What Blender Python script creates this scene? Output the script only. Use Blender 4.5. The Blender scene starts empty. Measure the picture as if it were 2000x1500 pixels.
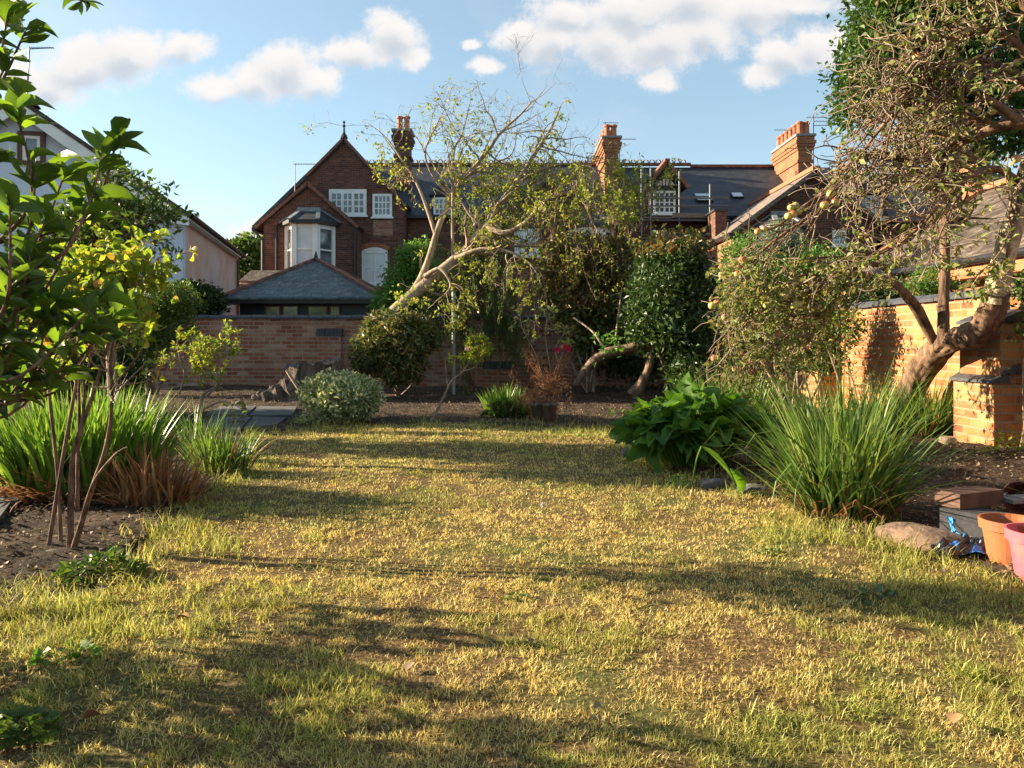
import bpy, math, random
import numpy as np
from mathutils import Vector
R = math.radians
# ------------------------------------------------------------------ camera, sky, sun
F = 1480.0          # focal length in photo pixels (2000 wide)
SC = bpy.context.scene
cam = bpy.data.cameras.new('camera'); camo = bpy.data.objects.new('camera', cam)
SC.collection.objects.link(camo); SC.camera = camo
camo.location = (0, 0, 1.0); camo.rotation_euler = (R(90), 0, 0)
cam.sensor_width = 36; cam.lens = F/2000*36; cam.shift_y = -0.0425
cam.clip_start = 0.05; cam.clip_end = 2000
SUN = Vector((-1.0, 0.20, 0.335)).normalized()
SC.view_settings.view_transform = 'Standard'; SC.view_settings.look = 'None'
SC.view_settings.exposure = 1.98; SC.view_settings.gamma = 1
SC.cycles.max_bounces = 6; SC.cycles.transparent_max_bounces = 4
SC.cycles.diffuse_bounces = 3; SC.cycles.glossy_bounces = 2; SC.cycles.transmission_bounces = 3
sl = bpy.data.lights.new('sun', 'SUN'); sl.energy = 5.0; sl.angle = R(0.55); sl.color = (1.0, 0.82, 0.56)
so = bpy.data.objects.new('sun', sl); SC.collection.objects.link(so)
so.location = (-20, 10, 15); so.rotation_euler = SUN.to_track_quat('Z', 'Y').to_euler()

class NT:
    def __init__(s, tree): s.t = tree; s.n = tree.nodes; s.l = tree.links
    def new(s, ty, **kw):
        nd = s.n.new(ty)
        for k, v in kw.items():
            if k == 'i':
                for a, b in v.items(): s.set(nd, a, b)
            else: setattr(nd, k, v)
        return nd
    def set(s, nd, a, b):
        inp = nd.inputs[a]
        if hasattr(b, 'node'): s.l.new(b, inp)
        else: inp.default_value = b
    def math(s, op, a, b=0.0, c=0.0, clamp=False):
        nd = s.new('ShaderNodeMath', operation=op, use_clamp=clamp)
        s.set(nd, 0, a); s.set(nd, 1, b)
        if op in ('MULTIPLY_ADD', 'SMOOTH_MAX', 'SMOOTH_MIN'): s.set(nd, 2, c)
        return nd.outputs[0]
    def ramp(s, fac, stops, interp='LINEAR'):
        nd = s.new('ShaderNodeValToRGB'); cr = nd.color_ramp; cr.interpolation = interp
        while len(cr.elements) < len(stops): cr.elements.new(0.5)
        for e, (p, c) in zip(cr.elements, stops):
            e.position = p; e.color = tuple(c)+(1,) if len(c) == 3 else c
        s.set(nd, 0, fac); return nd.outputs[0]
    def noise(s, vec, scale, detail=3, rough=0.5):
        nd = s.new('ShaderNodeTexNoise')
        if vec is not None: s.l.new(vec, nd.inputs['Vector'])
        nd.inputs['Scale'].default_value = scale; nd.inputs['Detail'].default_value = detail
        nd.inputs['Roughness'].default_value = rough
        return nd.outputs[0]
    def mix(s, fac, a, b, blend='MIX'):
        nd = s.new('ShaderNodeMix', data_type='RGBA', blend_type=blend)
        s.set(nd, 0, fac)
        for k, v in ((6, a), (7, b)):
            if hasattr(v, 'node'): s.l.new(v, nd.inputs[k])
            else: nd.inputs[k].default_value = tuple(v)+(1,) if len(v) == 3 else v
        return nd.outputs[2]
    def maprange(s, v, a, b, c=0.0, d=1.0, smooth=False):
        nd = s.new('ShaderNodeMapRange', interpolation_type='SMOOTHSTEP' if smooth else 'LINEAR')
        s.set(nd, 0, v); nd.inputs[1].default_value = a; nd.inputs[2].default_value = b
        nd.inputs[3].default_value = c; nd.inputs[4].default_value = d
        return nd.outputs[0]

# world: Nishita sky with cumulus painted in direction space
w = bpy.data.worlds.new('World'); SC.world = w; w.use_nodes = True
t = NT(w.node_tree); t.n.clear()
sky = t.new('ShaderNodeTexSky', sky_type='NISHITA', sun_disc=False, sun_elevation=math.asin(SUN.z),
            sun_rotation=math.atan2(SUN.x, SUN.y))
sky.air_density = 1.0; sky.dust_density = 0.6; sky.ozone_density = 2.0
tc = t.new('ShaderNodeTexCoord'); sep = t.new('ShaderNodeSeparateXYZ'); t.l.new(tc.outputs['Generated'], sep.inputs[0])
ysafe = t.math('MAXIMUM', sep.outputs[1], 0.08)
u = t.math('DIVIDE', sep.outputs[0], ysafe); v = t.math('DIVIDE', sep.outputs[2], ysafe)
cb = t.new('ShaderNodeCombineXYZ', i={0: u, 1: v, 2: 0.0}); uv = cb.outputs[0]
# (px, py, half width, half height) of each puff
PUFFS = [(160,125,95,60),(110,165,75,45),(250,110,100,50),(350,95,62,35),(45,150,60,50),(560,135,75,55),(500,160,85,42),
         (430,175,75,28),(620,165,60,32),(700,105,75,38),(770,70,55,48),(800,110,35,22),
         (1010,70,55,35),(1080,85,80,50),(1180,80,95,62),(1290,85,100,60),(1380,60,90,60),(1120,30,90,42),(1230,15,110,48),
         (1350,0,110,50),(1470,20,90,45),(1560,10,90,26),(1540,110,75,42),(1600,85,60,42),(1490,145,50,24),(1290,155,45,24),
         (920,88,18,12),(948,132,32,20),(505,440,60,22),(1000,-80,300,60),(1700,-60,200,90),(-150,120,150,70),(2300,200,200,90)]
warpn = t.new('ShaderNodeTexNoise'); t.l.new(uv, warpn.inputs['Vector']); warpn.inputs['Scale'].default_value = 14; warpn.inputs['Detail'].default_value = 5
wv = t.new('ShaderNodeVectorMath', operation='MULTIPLY_ADD')
sub = t.new('ShaderNodeVectorMath', operation='SUBTRACT', i={1: (0.5, 0.5, 0.5)}); t.l.new(warpn.outputs[1], sub.inputs[0])
t.l.new(sub.outputs[0], wv.inputs[0]); wv.inputs[1].default_value = (0.050, 0.042, 0); t.l.new(uv, wv.inputs[2])
dens = None; und = None
for (px, py, hw, hh) in PUFFS:
    a = t.new('ShaderNodeVectorMath', operation='SUBTRACT', i={1: ((px-1000)/F, (665-py)/F, 0)}); t.l.new(wv.outputs[0], a.inputs[0])
    b = t.new('ShaderNodeVectorMath', operation='MULTIPLY', i={1: (F/hw/1.25, F/hh/1.25, 0)}); t.l.new(a.outputs[0], b.inputs[0])
    ln = t.new('ShaderNodeVectorMath', operation='LENGTH'); t.l.new(b.outputs[0], ln.inputs[0])
    d = t.math('SUBTRACT', 1.0, ln.outputs['Value'])
    dens = d if dens is None else t.math('SMOOTH_MAX', dens, d, 0.25)
fine = t.math('ADD', t.math('MULTIPLY', t.noise(uv, 17, 9, 0.66), 0.6), t.math('MULTIPLY', t.noise(uv, 52, 8, 0.7), 0.4))
dd = t.math('ADD', dens, t.math('MULTIPLY', t.math('SUBTRACT', fine, 0.5), 2.1))
al = t.math('MULTIPLY', t.maprange(dd, -0.02, 0.62, 0, 1, True), 0.94)
up_ = t.new('ShaderNodeVectorMath', operation='ADD', i={1: (0.004, 0.020, 0)}); t.l.new(wv.outputs[0], up_.inputs[0])
dens2 = None
for (px, py, hw, hh) in PUFFS:
    if hw < 55: continue
    a = t.new('ShaderNodeVectorMath', operation='SUBTRACT', i={1: ((px-1000)/F, (665-py)/F, 0)}); t.l.new(up_.outputs[0], a.inputs[0])
    b = t.new('ShaderNodeVectorMath', operation='MULTIPLY', i={1: (F/hw/1.25, F/hh/1.25, 0)}); t.l.new(a.outputs[0], b.inputs[0])
    ln = t.new('ShaderNodeVectorMath', operation='LENGTH'); t.l.new(b.outputs[0], ln.inputs[0])
    d = t.math('SUBTRACT', 1.0, ln.outputs['Value'])
    dens2 = d if dens2 is None else t.math('SMOOTH_MAX', dens2, d, 0.25)
front = t.maprange(sep.outputs[1], 0.05, 0.2)
wisp = t.maprange(t.noise(uv, 4.0, 6, 0.6), 0.52, 0.8, 0, 0.30)
al = t.math('MULTIPLY', t.math('MAXIMUM', al, wisp), front)
body = t.maprange(t.math('ADD', t.math('ADD', t.math('MULTIPLY', dens, -0.1), t.math('MULTIPLY', dens2, 0.95)), t.math('MULTIPLY', t.noise(uv, 16, 6, 0.6), 0.7)), 0.42, 1.25, 0, 1, True)
ccol = t.ramp(body, [(0, (4.6, 4.4, 4.25)), (0.5, (4.1, 4.0, 3.95)), (1, (2.9, 3.1, 3.4))])
skc = t.mix(1.0, sky.outputs[0], (1.18, 1.20, 1.08), 'MULTIPLY'); skc = t.mix(0.26, skc, (3.0, 3.7, 4.1))
col = t.mix(al, skc, ccol)
bg = t.new('ShaderNodeBackground', i={'Strength': 0.056}); t.l.new(col, bg.inputs[0])
wo = t.new('ShaderNodeOutputWorld'); t.l.new(bg.outputs[0], wo.inputs[0])

# ------------------------------------------------------------------ helpers
def W(px, py, Y): return np.array([(px-1000)*Y/F, Y, 1+(665-py)*Y/F])
def G(px, py): Y = F/(py-665); return ((px-1000)*Y/F, Y)
OFF = {}
def mesh_obj(name, V, Fs, mats, loc, attrs=None, smooth=False):
    V = np.asarray(V, dtype=np.float32).reshape(-1, 3) - np.array(loc, dtype=np.float32)
    me = bpy.data.meshes.new(name)
    Fs = [(np.asarray(f, dtype=np.int32), m) for f, m in Fs if len(f)]
    me.vertices.add(len(V)); me.vertices.foreach_set('co', V.ravel())
    nl = sum(f.size for f, m in Fs); npoly = sum(len(f) for f, m in Fs)
    me.loops.add(nl); me.polygons.add(npoly)
    me.loops.foreach_set('vertex_index', np.concatenate([f.ravel() for f, m in Fs]))
    tot = np.concatenate([np.full(len(f), f.shape[1], np.int32) for f, m in Fs])
    st = np.concatenate([[0], np.cumsum(tot)[:-1]]).astype(np.int32)
    me.polygons.foreach_set('loop_start', st); me.polygons.foreach_set('loop_total', tot)
    me.polygons.foreach_set('material_index', np.concatenate([np.full(len(f), m, np.int32) for f, m in Fs]))
    me.polygons.foreach_set('use_smooth', np.full(npoly, bool(smooth)))
    for m in (mats if isinstance(mats, (list, tuple)) else [mats]): me.materials.append(m)
    if attrs:
        for k, a in attrs.items():
            at = me.attributes.new(k, 'FLOAT', 'POINT'); at.data.foreach_set('value', np.asarray(a, np.float32))
    me.update(calc_edges=True); me.validate()
    o = bpy.data.objects.new(name, me); SC.collection.objects.link(o)
    return o
def settag(o, label=None, cat=None, group=None, kind=None):
    if label: o['label'] = label
    if cat: o['category'] = cat
    if group: o['group'] = group
    if kind: o['kind'] = kind
def thing(name, label, cat, loc, group=None):
    o = bpy.data.objects.new(name, None); SC.collection.objects.link(o)
    o.empty_display_size = 0.2
    o.location = tuple(float(c) for c in loc); OFF[o] = tuple(float(c) for c in loc); settag(o, label, cat, group); return o

class MB:
    """collects verts / faces, then links ONE mesh"""
    def __init__(s): s.V = []; s.T = []; s.Q = []; s.n = 0; s.N = []
    def add(s, V, F3=None, F4=None, m=0):
        V = np.asarray(V, float).reshape(-1, 3); s.V.append(V)
        if F3 is not None and len(F3): s.T.append((np.asarray(F3, np.int64)+s.n, m))
        if F4 is not None and len(F4): s.Q.append((np.asarray(F4, np.int64)+s.n, m))
        s.n += len(V); return s
    def box(s, x0, x1, y0, y1, z0, z1, m=0):
        V = [(x, y, z) for x in (x0, x1) for y in (y0, y1) for z in (z0, z1)]
        return s.add(V, F4=[(0,1,3,2),(4,6,7,5),(0,4,5,1),(2,3,7,6),(0,2,6,4),(1,5,7,3)], m=m)
    def obox(s, c, ax, ay, az, m=0):
        c, ax, ay, az = map(np.asarray, (c, ax, ay, az))
        V = [c+sx*ax+sy*ay+sz*az for sx in (-1,1) for sy in (-1,1) for sz in (-1,1)]
        return s.add(V, F4=[(0,1,3,2),(4,6,7,5),(0,4,5,1),(2,3,7,6),(0,2,6,4),(1,5,7,3)], m=m)
    def bar(s, a, b, w, h=None, up=(0,0,1)):
        a = np.array(a, float); b = np.array(b, float); h = h or w
        d = (b-a); L = np.linalg.norm(d); d = d/L; u_ = np.array(up, float)
        sd = np.cross(d, u_)
        if np.linalg.norm(sd) < 1e-4: sd = np.cross(d, (1, 0, 0))
        sd /= np.linalg.norm(sd); u2 = np.cross(sd, d)
        return s.obox((a+b)/2, d*L/2, sd*w/2, u2*h/2)
    def prism(s, poly, vec, m=0):
        """closed polygon (3-D points) extruded along vec"""
        P = np.array(poly, float); n = len(P); Vv = np.vstack([P, P+np.array(vec, float)])
        f4 = [(i, (i+1) % n, n+(i+1) % n, n+i) for i in range(n)]
        caps = [(0, i, i+1) for i in range(1, n-1)]+[(n, n+i+1, n+i) for i in range(1, n-1)]
        return s.add(Vv, F3=caps, F4=f4, m=m)
    def slab(s, quad, th, m=0):
        """sheet of 3/4 points given thickness along its normal (downwards)"""
        P = np.array(quad, float); n_ = np.cross(P[1]-P[0], P[2]-P[0]); n_ /= np.linalg.norm(n_)
        if n_[2] > 0: n_ = -n_
        return s.prism(P, n_*th, m)
    def lathe(s, c, prof, seg=16, m=0, axis=None):
        c = np.array(c, float); prof = np.array(prof, float); k = len(prof)
        a = np.linspace(0, 2*np.pi, seg, endpoint=False)
        V = np.stack([np.outer(prof[:,0], np.cos(a)), np.outer(prof[:,0], np.sin(a)), np.repeat(prof[:,1][:,None], seg, 1)], -1).reshape(-1, 3)
        if axis is not None:
            q = Vector(axis).to_track_quat('Z', 'Y').to_matrix(); V = V @ np.array(q).T
        f = [(i*seg+j, i*seg+(j+1) % seg, (i+1)*seg+(j+1) % seg, (i+1)*seg+j) for i in range(k-1) for j in range(seg)]
        return s.add(V+c, F4=f, m=m)
    def tube(s, P, Rr, sides=8, m=0):
        V, Fq = tubes(np.array([P], float), np.array([np.broadcast_to(Rr, len(P))], float), sides)
        return s.add(V, F4=Fq, m=m)
    def build(s, name, mats, parent=None, loc=None, smooth=False, **kw):
        V = np.vstack(s.V); off = OFF[parent] if parent is not None else (loc or (float(V[:,0].mean()), float(V[:,1].mean()), float(V[:,2].min())))
        o = mesh_obj(name, V, s.T+s.Q, mats, off, smooth=smooth)
        if parent is not None: o.parent = parent
        else: o.location = off
        OFF[o] = off
        if kw: settag(o, **kw)
        return o
def arr_obj(name, V, Fs, mat, parent=None, smooth=False, attrs=None, loc=None, **kw):
    V = np.asarray(V).reshape(-1, 3)
    off = OFF[parent] if parent is not None else (loc or (float(V[:,0].mean()), float(V[:,1].mean()), float(V[:,2].min())))
    o = mesh_obj(name, V, [(f, 0) for f in Fs], mat, off, attrs=attrs, smooth=smooth)
    if parent is not None: o.parent = parent
    else: o.location = off
    OFF[o] = off
    if kw: settag(o, **kw)
    return o

def norm(a): return a/np.maximum(np.linalg.norm(a, axis=-1, keepdims=True), 1e-9)
def tubes(P, Rr, sides=4):
    """P (N,k,3), Rr (N,k) -> verts, quads"""
    N, k, _ = P.shape
    T = np.gradient(P, axis=1); T = norm(T)
    ref = np.where(np.abs(T[:, :1, 2:3]) > 0.9, np.array([1.0, 0, 0]), np.array([0, 0, 1.0])); ref = np.broadcast_to(ref, T.shape)
    A = norm(np.cross(T, ref)); B = np.cross(T, A)
    an = np.linspace(0, 2*np.pi, sides, endpoint=False)
    V = P[:, :, None, :]+Rr[:, :, None, None]*(np.cos(an)[None, None, :, None]*A[:, :, None, :]+np.sin(an)[None, None, :, None]*B[:, :, None, :])
    i = np.arange(N)[:, None, None]*k*sides; j = np.arange(k-1)[None, :, None]*sides; s_ = np.arange(sides)[None, None, :]; s2 = (s_+1) % sides
    Fq = np.stack([i+j+s_, i+j+s2, i+j+sides+s2, i+j+sides+s_], -1).reshape(-1, 4)
    return V.reshape(-1, 3), Fq
def smoothline(pts, k=24):
    P = np.array(pts, float); n = len(P)
    t_ = np.linspace(0, n-1, k); out = []
    for x in t_:
        i = min(int(x), n-2); f = x-i
        p0 = P[max(i-1, 0)]; p1 = P[i]; p2 = P[i+1]; p3 = P[min(i+2, n-1)]
        out.append(0.5*((2*p1)+(-p0+p2)*f+(2*p0-5*p1+4*p2-p3)*f*f+(-p0+3*p1-3*p2+p3)*f**3))
    return np.array(out)
def limb(pts, k=24):
    """pts: (px, py, Y, radius) -> line, radii"""
    L = smoothline([list(W(p[0], p[1], p[2]))+[p[3]] for p in pts], k)
    return L[:, :3], np.maximum(L[:, 3], 0.001)
def spawn(rng, P, Rr, n, L, spread=0.8, grav=(0, 0, 0), wob=0.25, tr=(0.2, 1.0), k=6, rr=0.5, r1=0.002, bias=(0, 0, 0)):
    N, kp, _ = P.shape
    ln = np.linalg.norm(np.diff(P, axis=1), axis=2).sum(1); idx = rng.choice(N, n, p=ln/ln.sum())
    t_ = rng.uniform(tr[0], tr[1], n)*(kp-1); i = np.minimum(t_.astype(int), kp-2); f = (t_-i)[:, None]
    p = P[idx, i]*(1-f)+P[idx, i+1]*f; T = norm(P[idx, i+1]-P[idx, i])
    r0 = (Rr[idx, i]*(1-f[:, 0])+Rr[idx, i+1]*f[:, 0])*rr
    d = norm(T*(1-spread*0.5)+norm(rng.normal(size=(n, 3)))*spread+np.array(bias))
    Ls = rng.uniform(L[0], L[1], n)
    out = np.zeros((n, k, 3)); out[:, 0] = p; cur = p.copy(); g = np.array(grav)
    for j in range(1, k):
        d = norm(d+rng.normal(size=(n, 3))*wob+g/k*j*0.6)
        cur = cur+d*(Ls/(k-1))[:, None]; out[:, j] = cur
    tt = np.linspace(0, 1, k)[None]
    return out, np.maximum(r0[:, None]*(1-tt)+r1*tt, r1*0.7)
T_SMALL = (np.array([(0,0,0),(.45,-.5,.10),(1,0,0),(.45,.5,.10)]), np.array([(0,1,2),(0,2,3)]))
_r = [(0.0,0.03,0),(.18,.34,.03),(.42,.5,.03),(.68,.42,-.01),(.88,.2,-.07)]
_v = []; _f = []
for (x, w_, z_) in _r: _v += [(x, -w_, z_+w_*.28), (x, 0, z_), (x, w_, z_+w_*.28)]
_v.append((1, 0, -.12))
for i_ in range(4):
    for c_ in (0, 1):
        a_ = i_*3+c_; _f += [(a_, a_+1, a_+4), (a_, a_+4, a_+3)]
_f += [(12, 13, 15), (13, 14, 15)]
T_BIG = (np.array(_v, float), np.array(_f))
def leafmesh(rng, pos, dirs, size, width=0.45, tmpl=T_SMALL, up=0.6, upv=(0, 0, 1)):
    n = len(pos); d = norm(dirs); nn = norm(rng.normal(size=(n, 3))*(1-up*0.5)+np.array(upv)*up*1.5)
    s_ = norm(np.cross(nn, d)); nn = np.cross(d, s_)
    tv, tf = tmpl; sz = np.broadcast_to(size, n)
    wj = rng.uniform(.75, 1.25, (n, 1, 1)); zj = rng.uniform(.2, 2.2, (n, 1, 1)); cj = rng.normal(size=(n, 1, 1))*.16
    tz = tv[None, :, 2:3]*zj-cj*(tv[None, :, 0:1]**2); sw = rng.normal(size=(n, 1, 1))*.10*(tv[None, :, 0:1]**2)
    V = (d[:, None]*tv[None, :, 0:1]+s_[:, None]*(tv[None, :, 1:2]*width*wj+sw)+nn[:, None]*tz)*sz[:, None, None]+pos[:, None]
    Fq = (tf[None]+np.arange(n)[:, None, None]*len(tv)).reshape(-1, 3)
    return V.reshape(-1, 3), Fq
def on_twigs(rng, P, n, tr=(0.2, 1.0), out=0.8, jit=0.0, down=0.0):
    N, k, _ = P.shape; idx = rng.integers(0, N, n); t_ = rng.uniform(tr[0], tr[1], n)*(k-1)
    i = np.minimum(t_.astype(int), k-2); f = (t_-i)[:, None]
    p = P[idx, i]*(1-f)+P[idx, i+1]*f; T = norm(P[idx, i+1]-P[idx, i])
    d = norm(T*0.6+norm(rng.normal(size=(n, 3)))*out+np.array([0, 0, -down]))
    return p+rng.normal(size=(n, 3))*jit, d
def blades(rng, base, az, l0, l1, length, width, seg=5, pw=1.6):
    n = len(base); seg1 = seg+1; tt = np.linspace(0, 1, seg1)
    th = l0[:, None]+(l1-l0)[:, None]*tt[None]**pw
    h = np.stack([np.cos(az), np.sin(az), np.zeros(n)], -1)
    st = (length/seg)[:, None]
    dx = np.cumsum(np.sin(th)*st, 1)-np.sin(th[:, :1])*st; dz = np.cumsum(np.cos(th)*st, 1)-np.cos(th[:, :1])*st
    C = base[:, None]+h[:, None]*dx[..., None]+np.array([0, 0, 1.0])*dz[..., None]
    tw = rng.uniform(-0.9, 0.9, n)
    sd = np.stack([-np.sin(az+tw), np.cos(az+tw), np.zeros(n)], -1)
    prof = np.clip(np.minimum(1.0, (1-tt)*2.2+0.02), 0, 1)*(0.7+0.3*np.sin(np.pi*np.clip(tt+.2, 0, 1)))
    ww = width[:, None]*prof[None]*0.5
    V = np.stack([C-sd[:, None]*ww[..., None], C+sd[:, None]*ww[..., None]], 2)
    i = np.arange(n)[:, None]*seg1*2; j = np.arange(seg)[None]*2
    Fq = np.stack([i+j, i+j+1, i+j+3, i+j+2], -1).reshape(-1, 4)
    return V.reshape(-1, 3), Fq
def vnoise(x, y, sc, seed=0):
    x = np.asarray(x)*sc+seed*17.3; y = np.asarray(y)*sc+seed*9.1
    xi = np.floor(x).astype(np.int64); yi = np.floor(y).astype(np.int64); fx = x-xi; fy = y-yi
    fx = fx*fx*(3-2*fx); fy = fy*fy*(3-2*fy)
    def h(a, b):
        q = (a*374761393+b*668265263+seed*1442695)&0x7fffffff; q = ((q ^ (q >> 13))*1274126177)&0x7fffffff
        return ((q ^ (q >> 16)) & 0xffff)/65535.0
    return (h(xi, yi)*(1-fx)+h(xi+1, yi)*fx)*(1-fy)+(h(xi, yi+1)*(1-fx)+h(xi+1, yi+1)*fx)*fy
def fbm(x, y, sc, seed=0, o=3):
    r_ = 0; a_ = 1; s_ = 0
    x = np.asarray(x, float); y = np.asarray(y, float)
    for i in range(o):
        q = 0.6+i*1.1; xr, yr_ = x*math.cos(q)-y*math.sin(q), x*math.sin(q)+y*math.cos(q)
        r_ = r_+a_*vnoise(xr, yr_, sc*2**i, seed+i); s_ += a_; a_ *= 0.5
    return r_/s_
def inpoly(x, y, poly):
    ins = np.zeros(len(x), bool); n = len(poly)
    for i in range(n):
        x1, y1 = poly[i]; x2, y2 = poly[(i+1) % n]
        c = ((y1 > y) != (y2 > y)) & (x < (x2-x1)*(y-y1)/((y2-y1) or 1e-9)+x1); ins ^= c
    return ins

# ------------------------------------------------------------------ materials
def newmat(name):
    m = bpy.data.materials.new(name); m.use_nodes = True; t = NT(m.node_tree); t.n.clear()
    out = t.new('ShaderNodeOutputMaterial'); return m, t, out
def bump(t, h, strength=0.3, dist=0.02):
    b = t.new('ShaderNodeBump'); b.inputs['Strength'].default_value = strength; b.inputs['Distance'].default_value = dist
    t.l.new(h, b.inputs['Height']); return b.outputs[0]
def leafmat(name, cols, trans=0.35, rough=0.5, tint=(1.25, 1.25, 0.7), spec=0.3, noisy=0.0):
    m, t, out = newmat(name); g = t.new('ShaderNodeNewGeometry')
    n = len(cols); c = t.ramp(g.outputs['Random Per Island'], [(i/max(n-1, 1), x) for i, x in enumerate(cols)])
    tcn = t.new('ShaderNodeTexCoord')
    big = t.noise(tcn.outputs['Object'], 2.2, 2)
    c = t.mix(t.maprange(big, 0.35, 0.7, 0.0, 0.5), c, t.mix(1.0, c, (0.62, 0.72, 0.6), 'MULTIPLY'))
    if noisy: c = t.mix(t.maprange(t.noise(tcn.outputs['Object'], 90, 2), 0.5, 0.62), c, t.mix(1.0, c, (noisy, noisy*0.85, noisy*0.6), 'MULTIPLY'))
    p = t.new('ShaderNodeBsdfPrincipled', i={'Roughness': rough}); t.l.new(c, p.inputs['Base Color'])
    p.inputs['Specular IOR Level'].default_value = spec
    tr = t.new('ShaderNodeBsdfTranslucent'); t.l.new(t.mix(1.0, c, tint, 'MULTIPLY'), tr.inputs[0])
    mx = t.new('ShaderNodeMixShader', i={0: trans}); t.l.new(p.outputs[0], mx.inputs[1]); t.l.new(tr.outputs[0], mx.inputs[2])
    t.l.new(mx.outputs[0], out.inputs[0]); return m
def plain(name, col, rough=0.6, var=0.15, scale=8, metal=0, bmp=0.0, bs=40, spec=0.4, col2=None):
    m, t, out = newmat(name); tcn = t.new('ShaderNodeTexCoord'); v = tcn.outputs['Object']
    c2 = col2 or tuple(x*(1-var*2) for x in col)
    c = t.mix(t.maprange(t.noise(v, scale, 5, 0.6), 0.38, 0.66), col, c2)
    p = t.new('ShaderNodeBsdfPrincipled', i={'Roughness': rough, 'Metallic': metal}); t.l.new(c, p.inputs['Base Color'])
    p.inputs['Specular IOR Level'].default_value = spec
    if bmp: t.l.new(bump(t, t.noise(v, bs, 4, 0.6), bmp, 0.01), p.inputs['Normal'])
    t.l.new(p.outputs[0], out.inputs[0]); return m
def masonry(name, cols, mortar, bw, rh, ms=0.012, offset=0.5, zs=1.0, rough=0.85, stain=None, stain_amt=0.0, sscale=1.5, bstr=0.5, spec=0.3, vary=0.25):
    """bricks / slates: coordinate along the wall is x or y depending on which way the face looks"""
    m, t, out = newmat(name); tcn = t.new('ShaderNodeTexCoord'); g = t.new('ShaderNodeNewGeometry')
    pos = t.new('ShaderNodeSeparateXYZ'); t.l.new(g.outputs['Position'], pos.inputs[0])
    nr = t.new('ShaderNodeSeparateXYZ'); t.l.new(g.outputs['True Normal'], nr.inputs[0])
    isx = t.math('GREATER_THAN', t.math('ABSOLUTE', nr.outputs[0]), t.math('ABSOLUTE', nr.outputs[1]))
    al = t.math('ADD', t.math('MULTIPLY', pos.outputs[1], isx), t.math('MULTIPLY', pos.outputs[0], t.math('SUBTRACT', 1.0, isx)))
    cv = t.new('ShaderNodeCombineXYZ', i={0: t.math('ADD', al, 50.0), 1: t.math('MULTIPLY', t.math('ADD', pos.outputs[2], 20.0), zs), 2: 0.0})
    wn = t.new('ShaderNodeTexNoise'); wn.inputs['Scale'].default_value = 3.0/bw*0.25; t.l.new(cv.outputs[0], wn.inputs['Vector'])
    sb = t.new('ShaderNodeVectorMath', operation='MULTIPLY_ADD'); t.l.new(wn.outputs[1], sb.inputs[0])
    sb.inputs[1].default_value = (bw*0.03, rh*0.12, 0); t.l.new(cv.outputs[0], sb.inputs[2])
    br = t.new('ShaderNodeTexBrick', offset=offset, offset_frequency=2)
    t.l.new(sb.outputs[0], br.inputs['Vector']); br.inputs['Scale'].default_value = 1.0
    br.inputs['Color1'].default_value = (0, 0, 0, 1); br.inputs['Color2'].default_value = (1, 1, 1, 1); br.inputs['Mortar'].default_value = (0.5, 0.5, 0.5, 1)
    br.inputs['Mortar Size'].default_value = ms; br.inputs['Mortar Smooth'].default_value = 0.15
    br.inputs['Brick Width'].default_value = bw; br.inputs['Row Height'].default_value = rh
    n = len(cols)
    c = t.ramp(br.outputs[0], [((i+0.5)/n, x) for i, x in enumerate(cols)])
    fn = t.noise(cv.outputs[0], 4/rh*0.12, 6, 0.65)
    c = t.mix(t.maprange(fn, 0.35, 0.75, 0, vary*2), c, t.mix(1.0, c, (0.45, 0.42, 0.42), 'MULTIPLY'))
    c = t.mix(br.outputs[1], c, mortar)
    c = t.mix(t.maprange(t.noise(cv.outputs[0], 0.9, 7, 0.72), 0.47, 0.68, 0, 0.6), c, t.mix(1.0, c, (.48, .45, .42), 'MULTIPLY'))
    if stain is not None:
        s_ = t.maprange(t.noise(cv.outputs[0], sscale, 6, 0.7), 0.5, 0.72, 0, stain_amt); c = t.mix(s_, c, stain)
    p = t.new('ShaderNodeBsdfPrincipled', i={'Roughness': rough}); t.l.new(c, p.inputs['Base Color'])
    p.inputs['Specular IOR Level'].default_value = spec
    hh = t.math('ADD', t.math('MULTIPLY', br.outputs[1], -1.0), t.math('ADD', t.math('MULTIPLY', fn, 0.7), t.math('MULTIPLY', br.outputs[0], 0.35)))
    t.l.new(bump(t, hh, bstr, 0.012), p.inputs['Normal'])
    t.l.new(p.outputs[0], out.inputs[0]); return m
def barkmat(name, c1, c2, scale=14, stretch=0.25, rough=0.85, lichen=None, bstr=0.8):
    m, t, out = newmat(name); tcn = t.new('ShaderNodeTexCoord')
    mp = t.new('ShaderNodeMapping', i={'Scale': (1, 1, stretch)}); t.l.new(tcn.outputs['Object'], mp.inputs[0])
    n1 = t.noise(mp.outputs[0], scale, 7, 0.7)
    c = t.mix(t.maprange(n1, 0.38, 0.62), c2, c1)
    if lichen: c = t.mix(t.maprange(t.noise(tcn.outputs['Object'], 9, 5, 0.7), 0.52, 0.60, 0, 0.85), c, lichen)
    p = t.new('ShaderNodeBsdfPrincipled', i={'Roughness': rough}); t.l.new(c, p.inputs['Base Color'])
    p.inputs['Specular IOR Level'].default_value = 0.2
    t.l.new(bump(t, n1, bstr, 0.02), p.inputs['Normal']); t.l.new(p.outputs[0], out.inputs[0]); return m
M = {}
M['wallbrick'] = masonry('garden wall brick', [(.27,.085,.045),(.36,.14,.08),(.20,.065,.04),(.40,.22,.14),(.30,.095,.05),(.44,.28,.20),(.33,.115,.06)], (.30,.23,.175), .235, .083, .012, stain=(.38,.29,.22), stain_amt=.6, bstr=.7)
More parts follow.
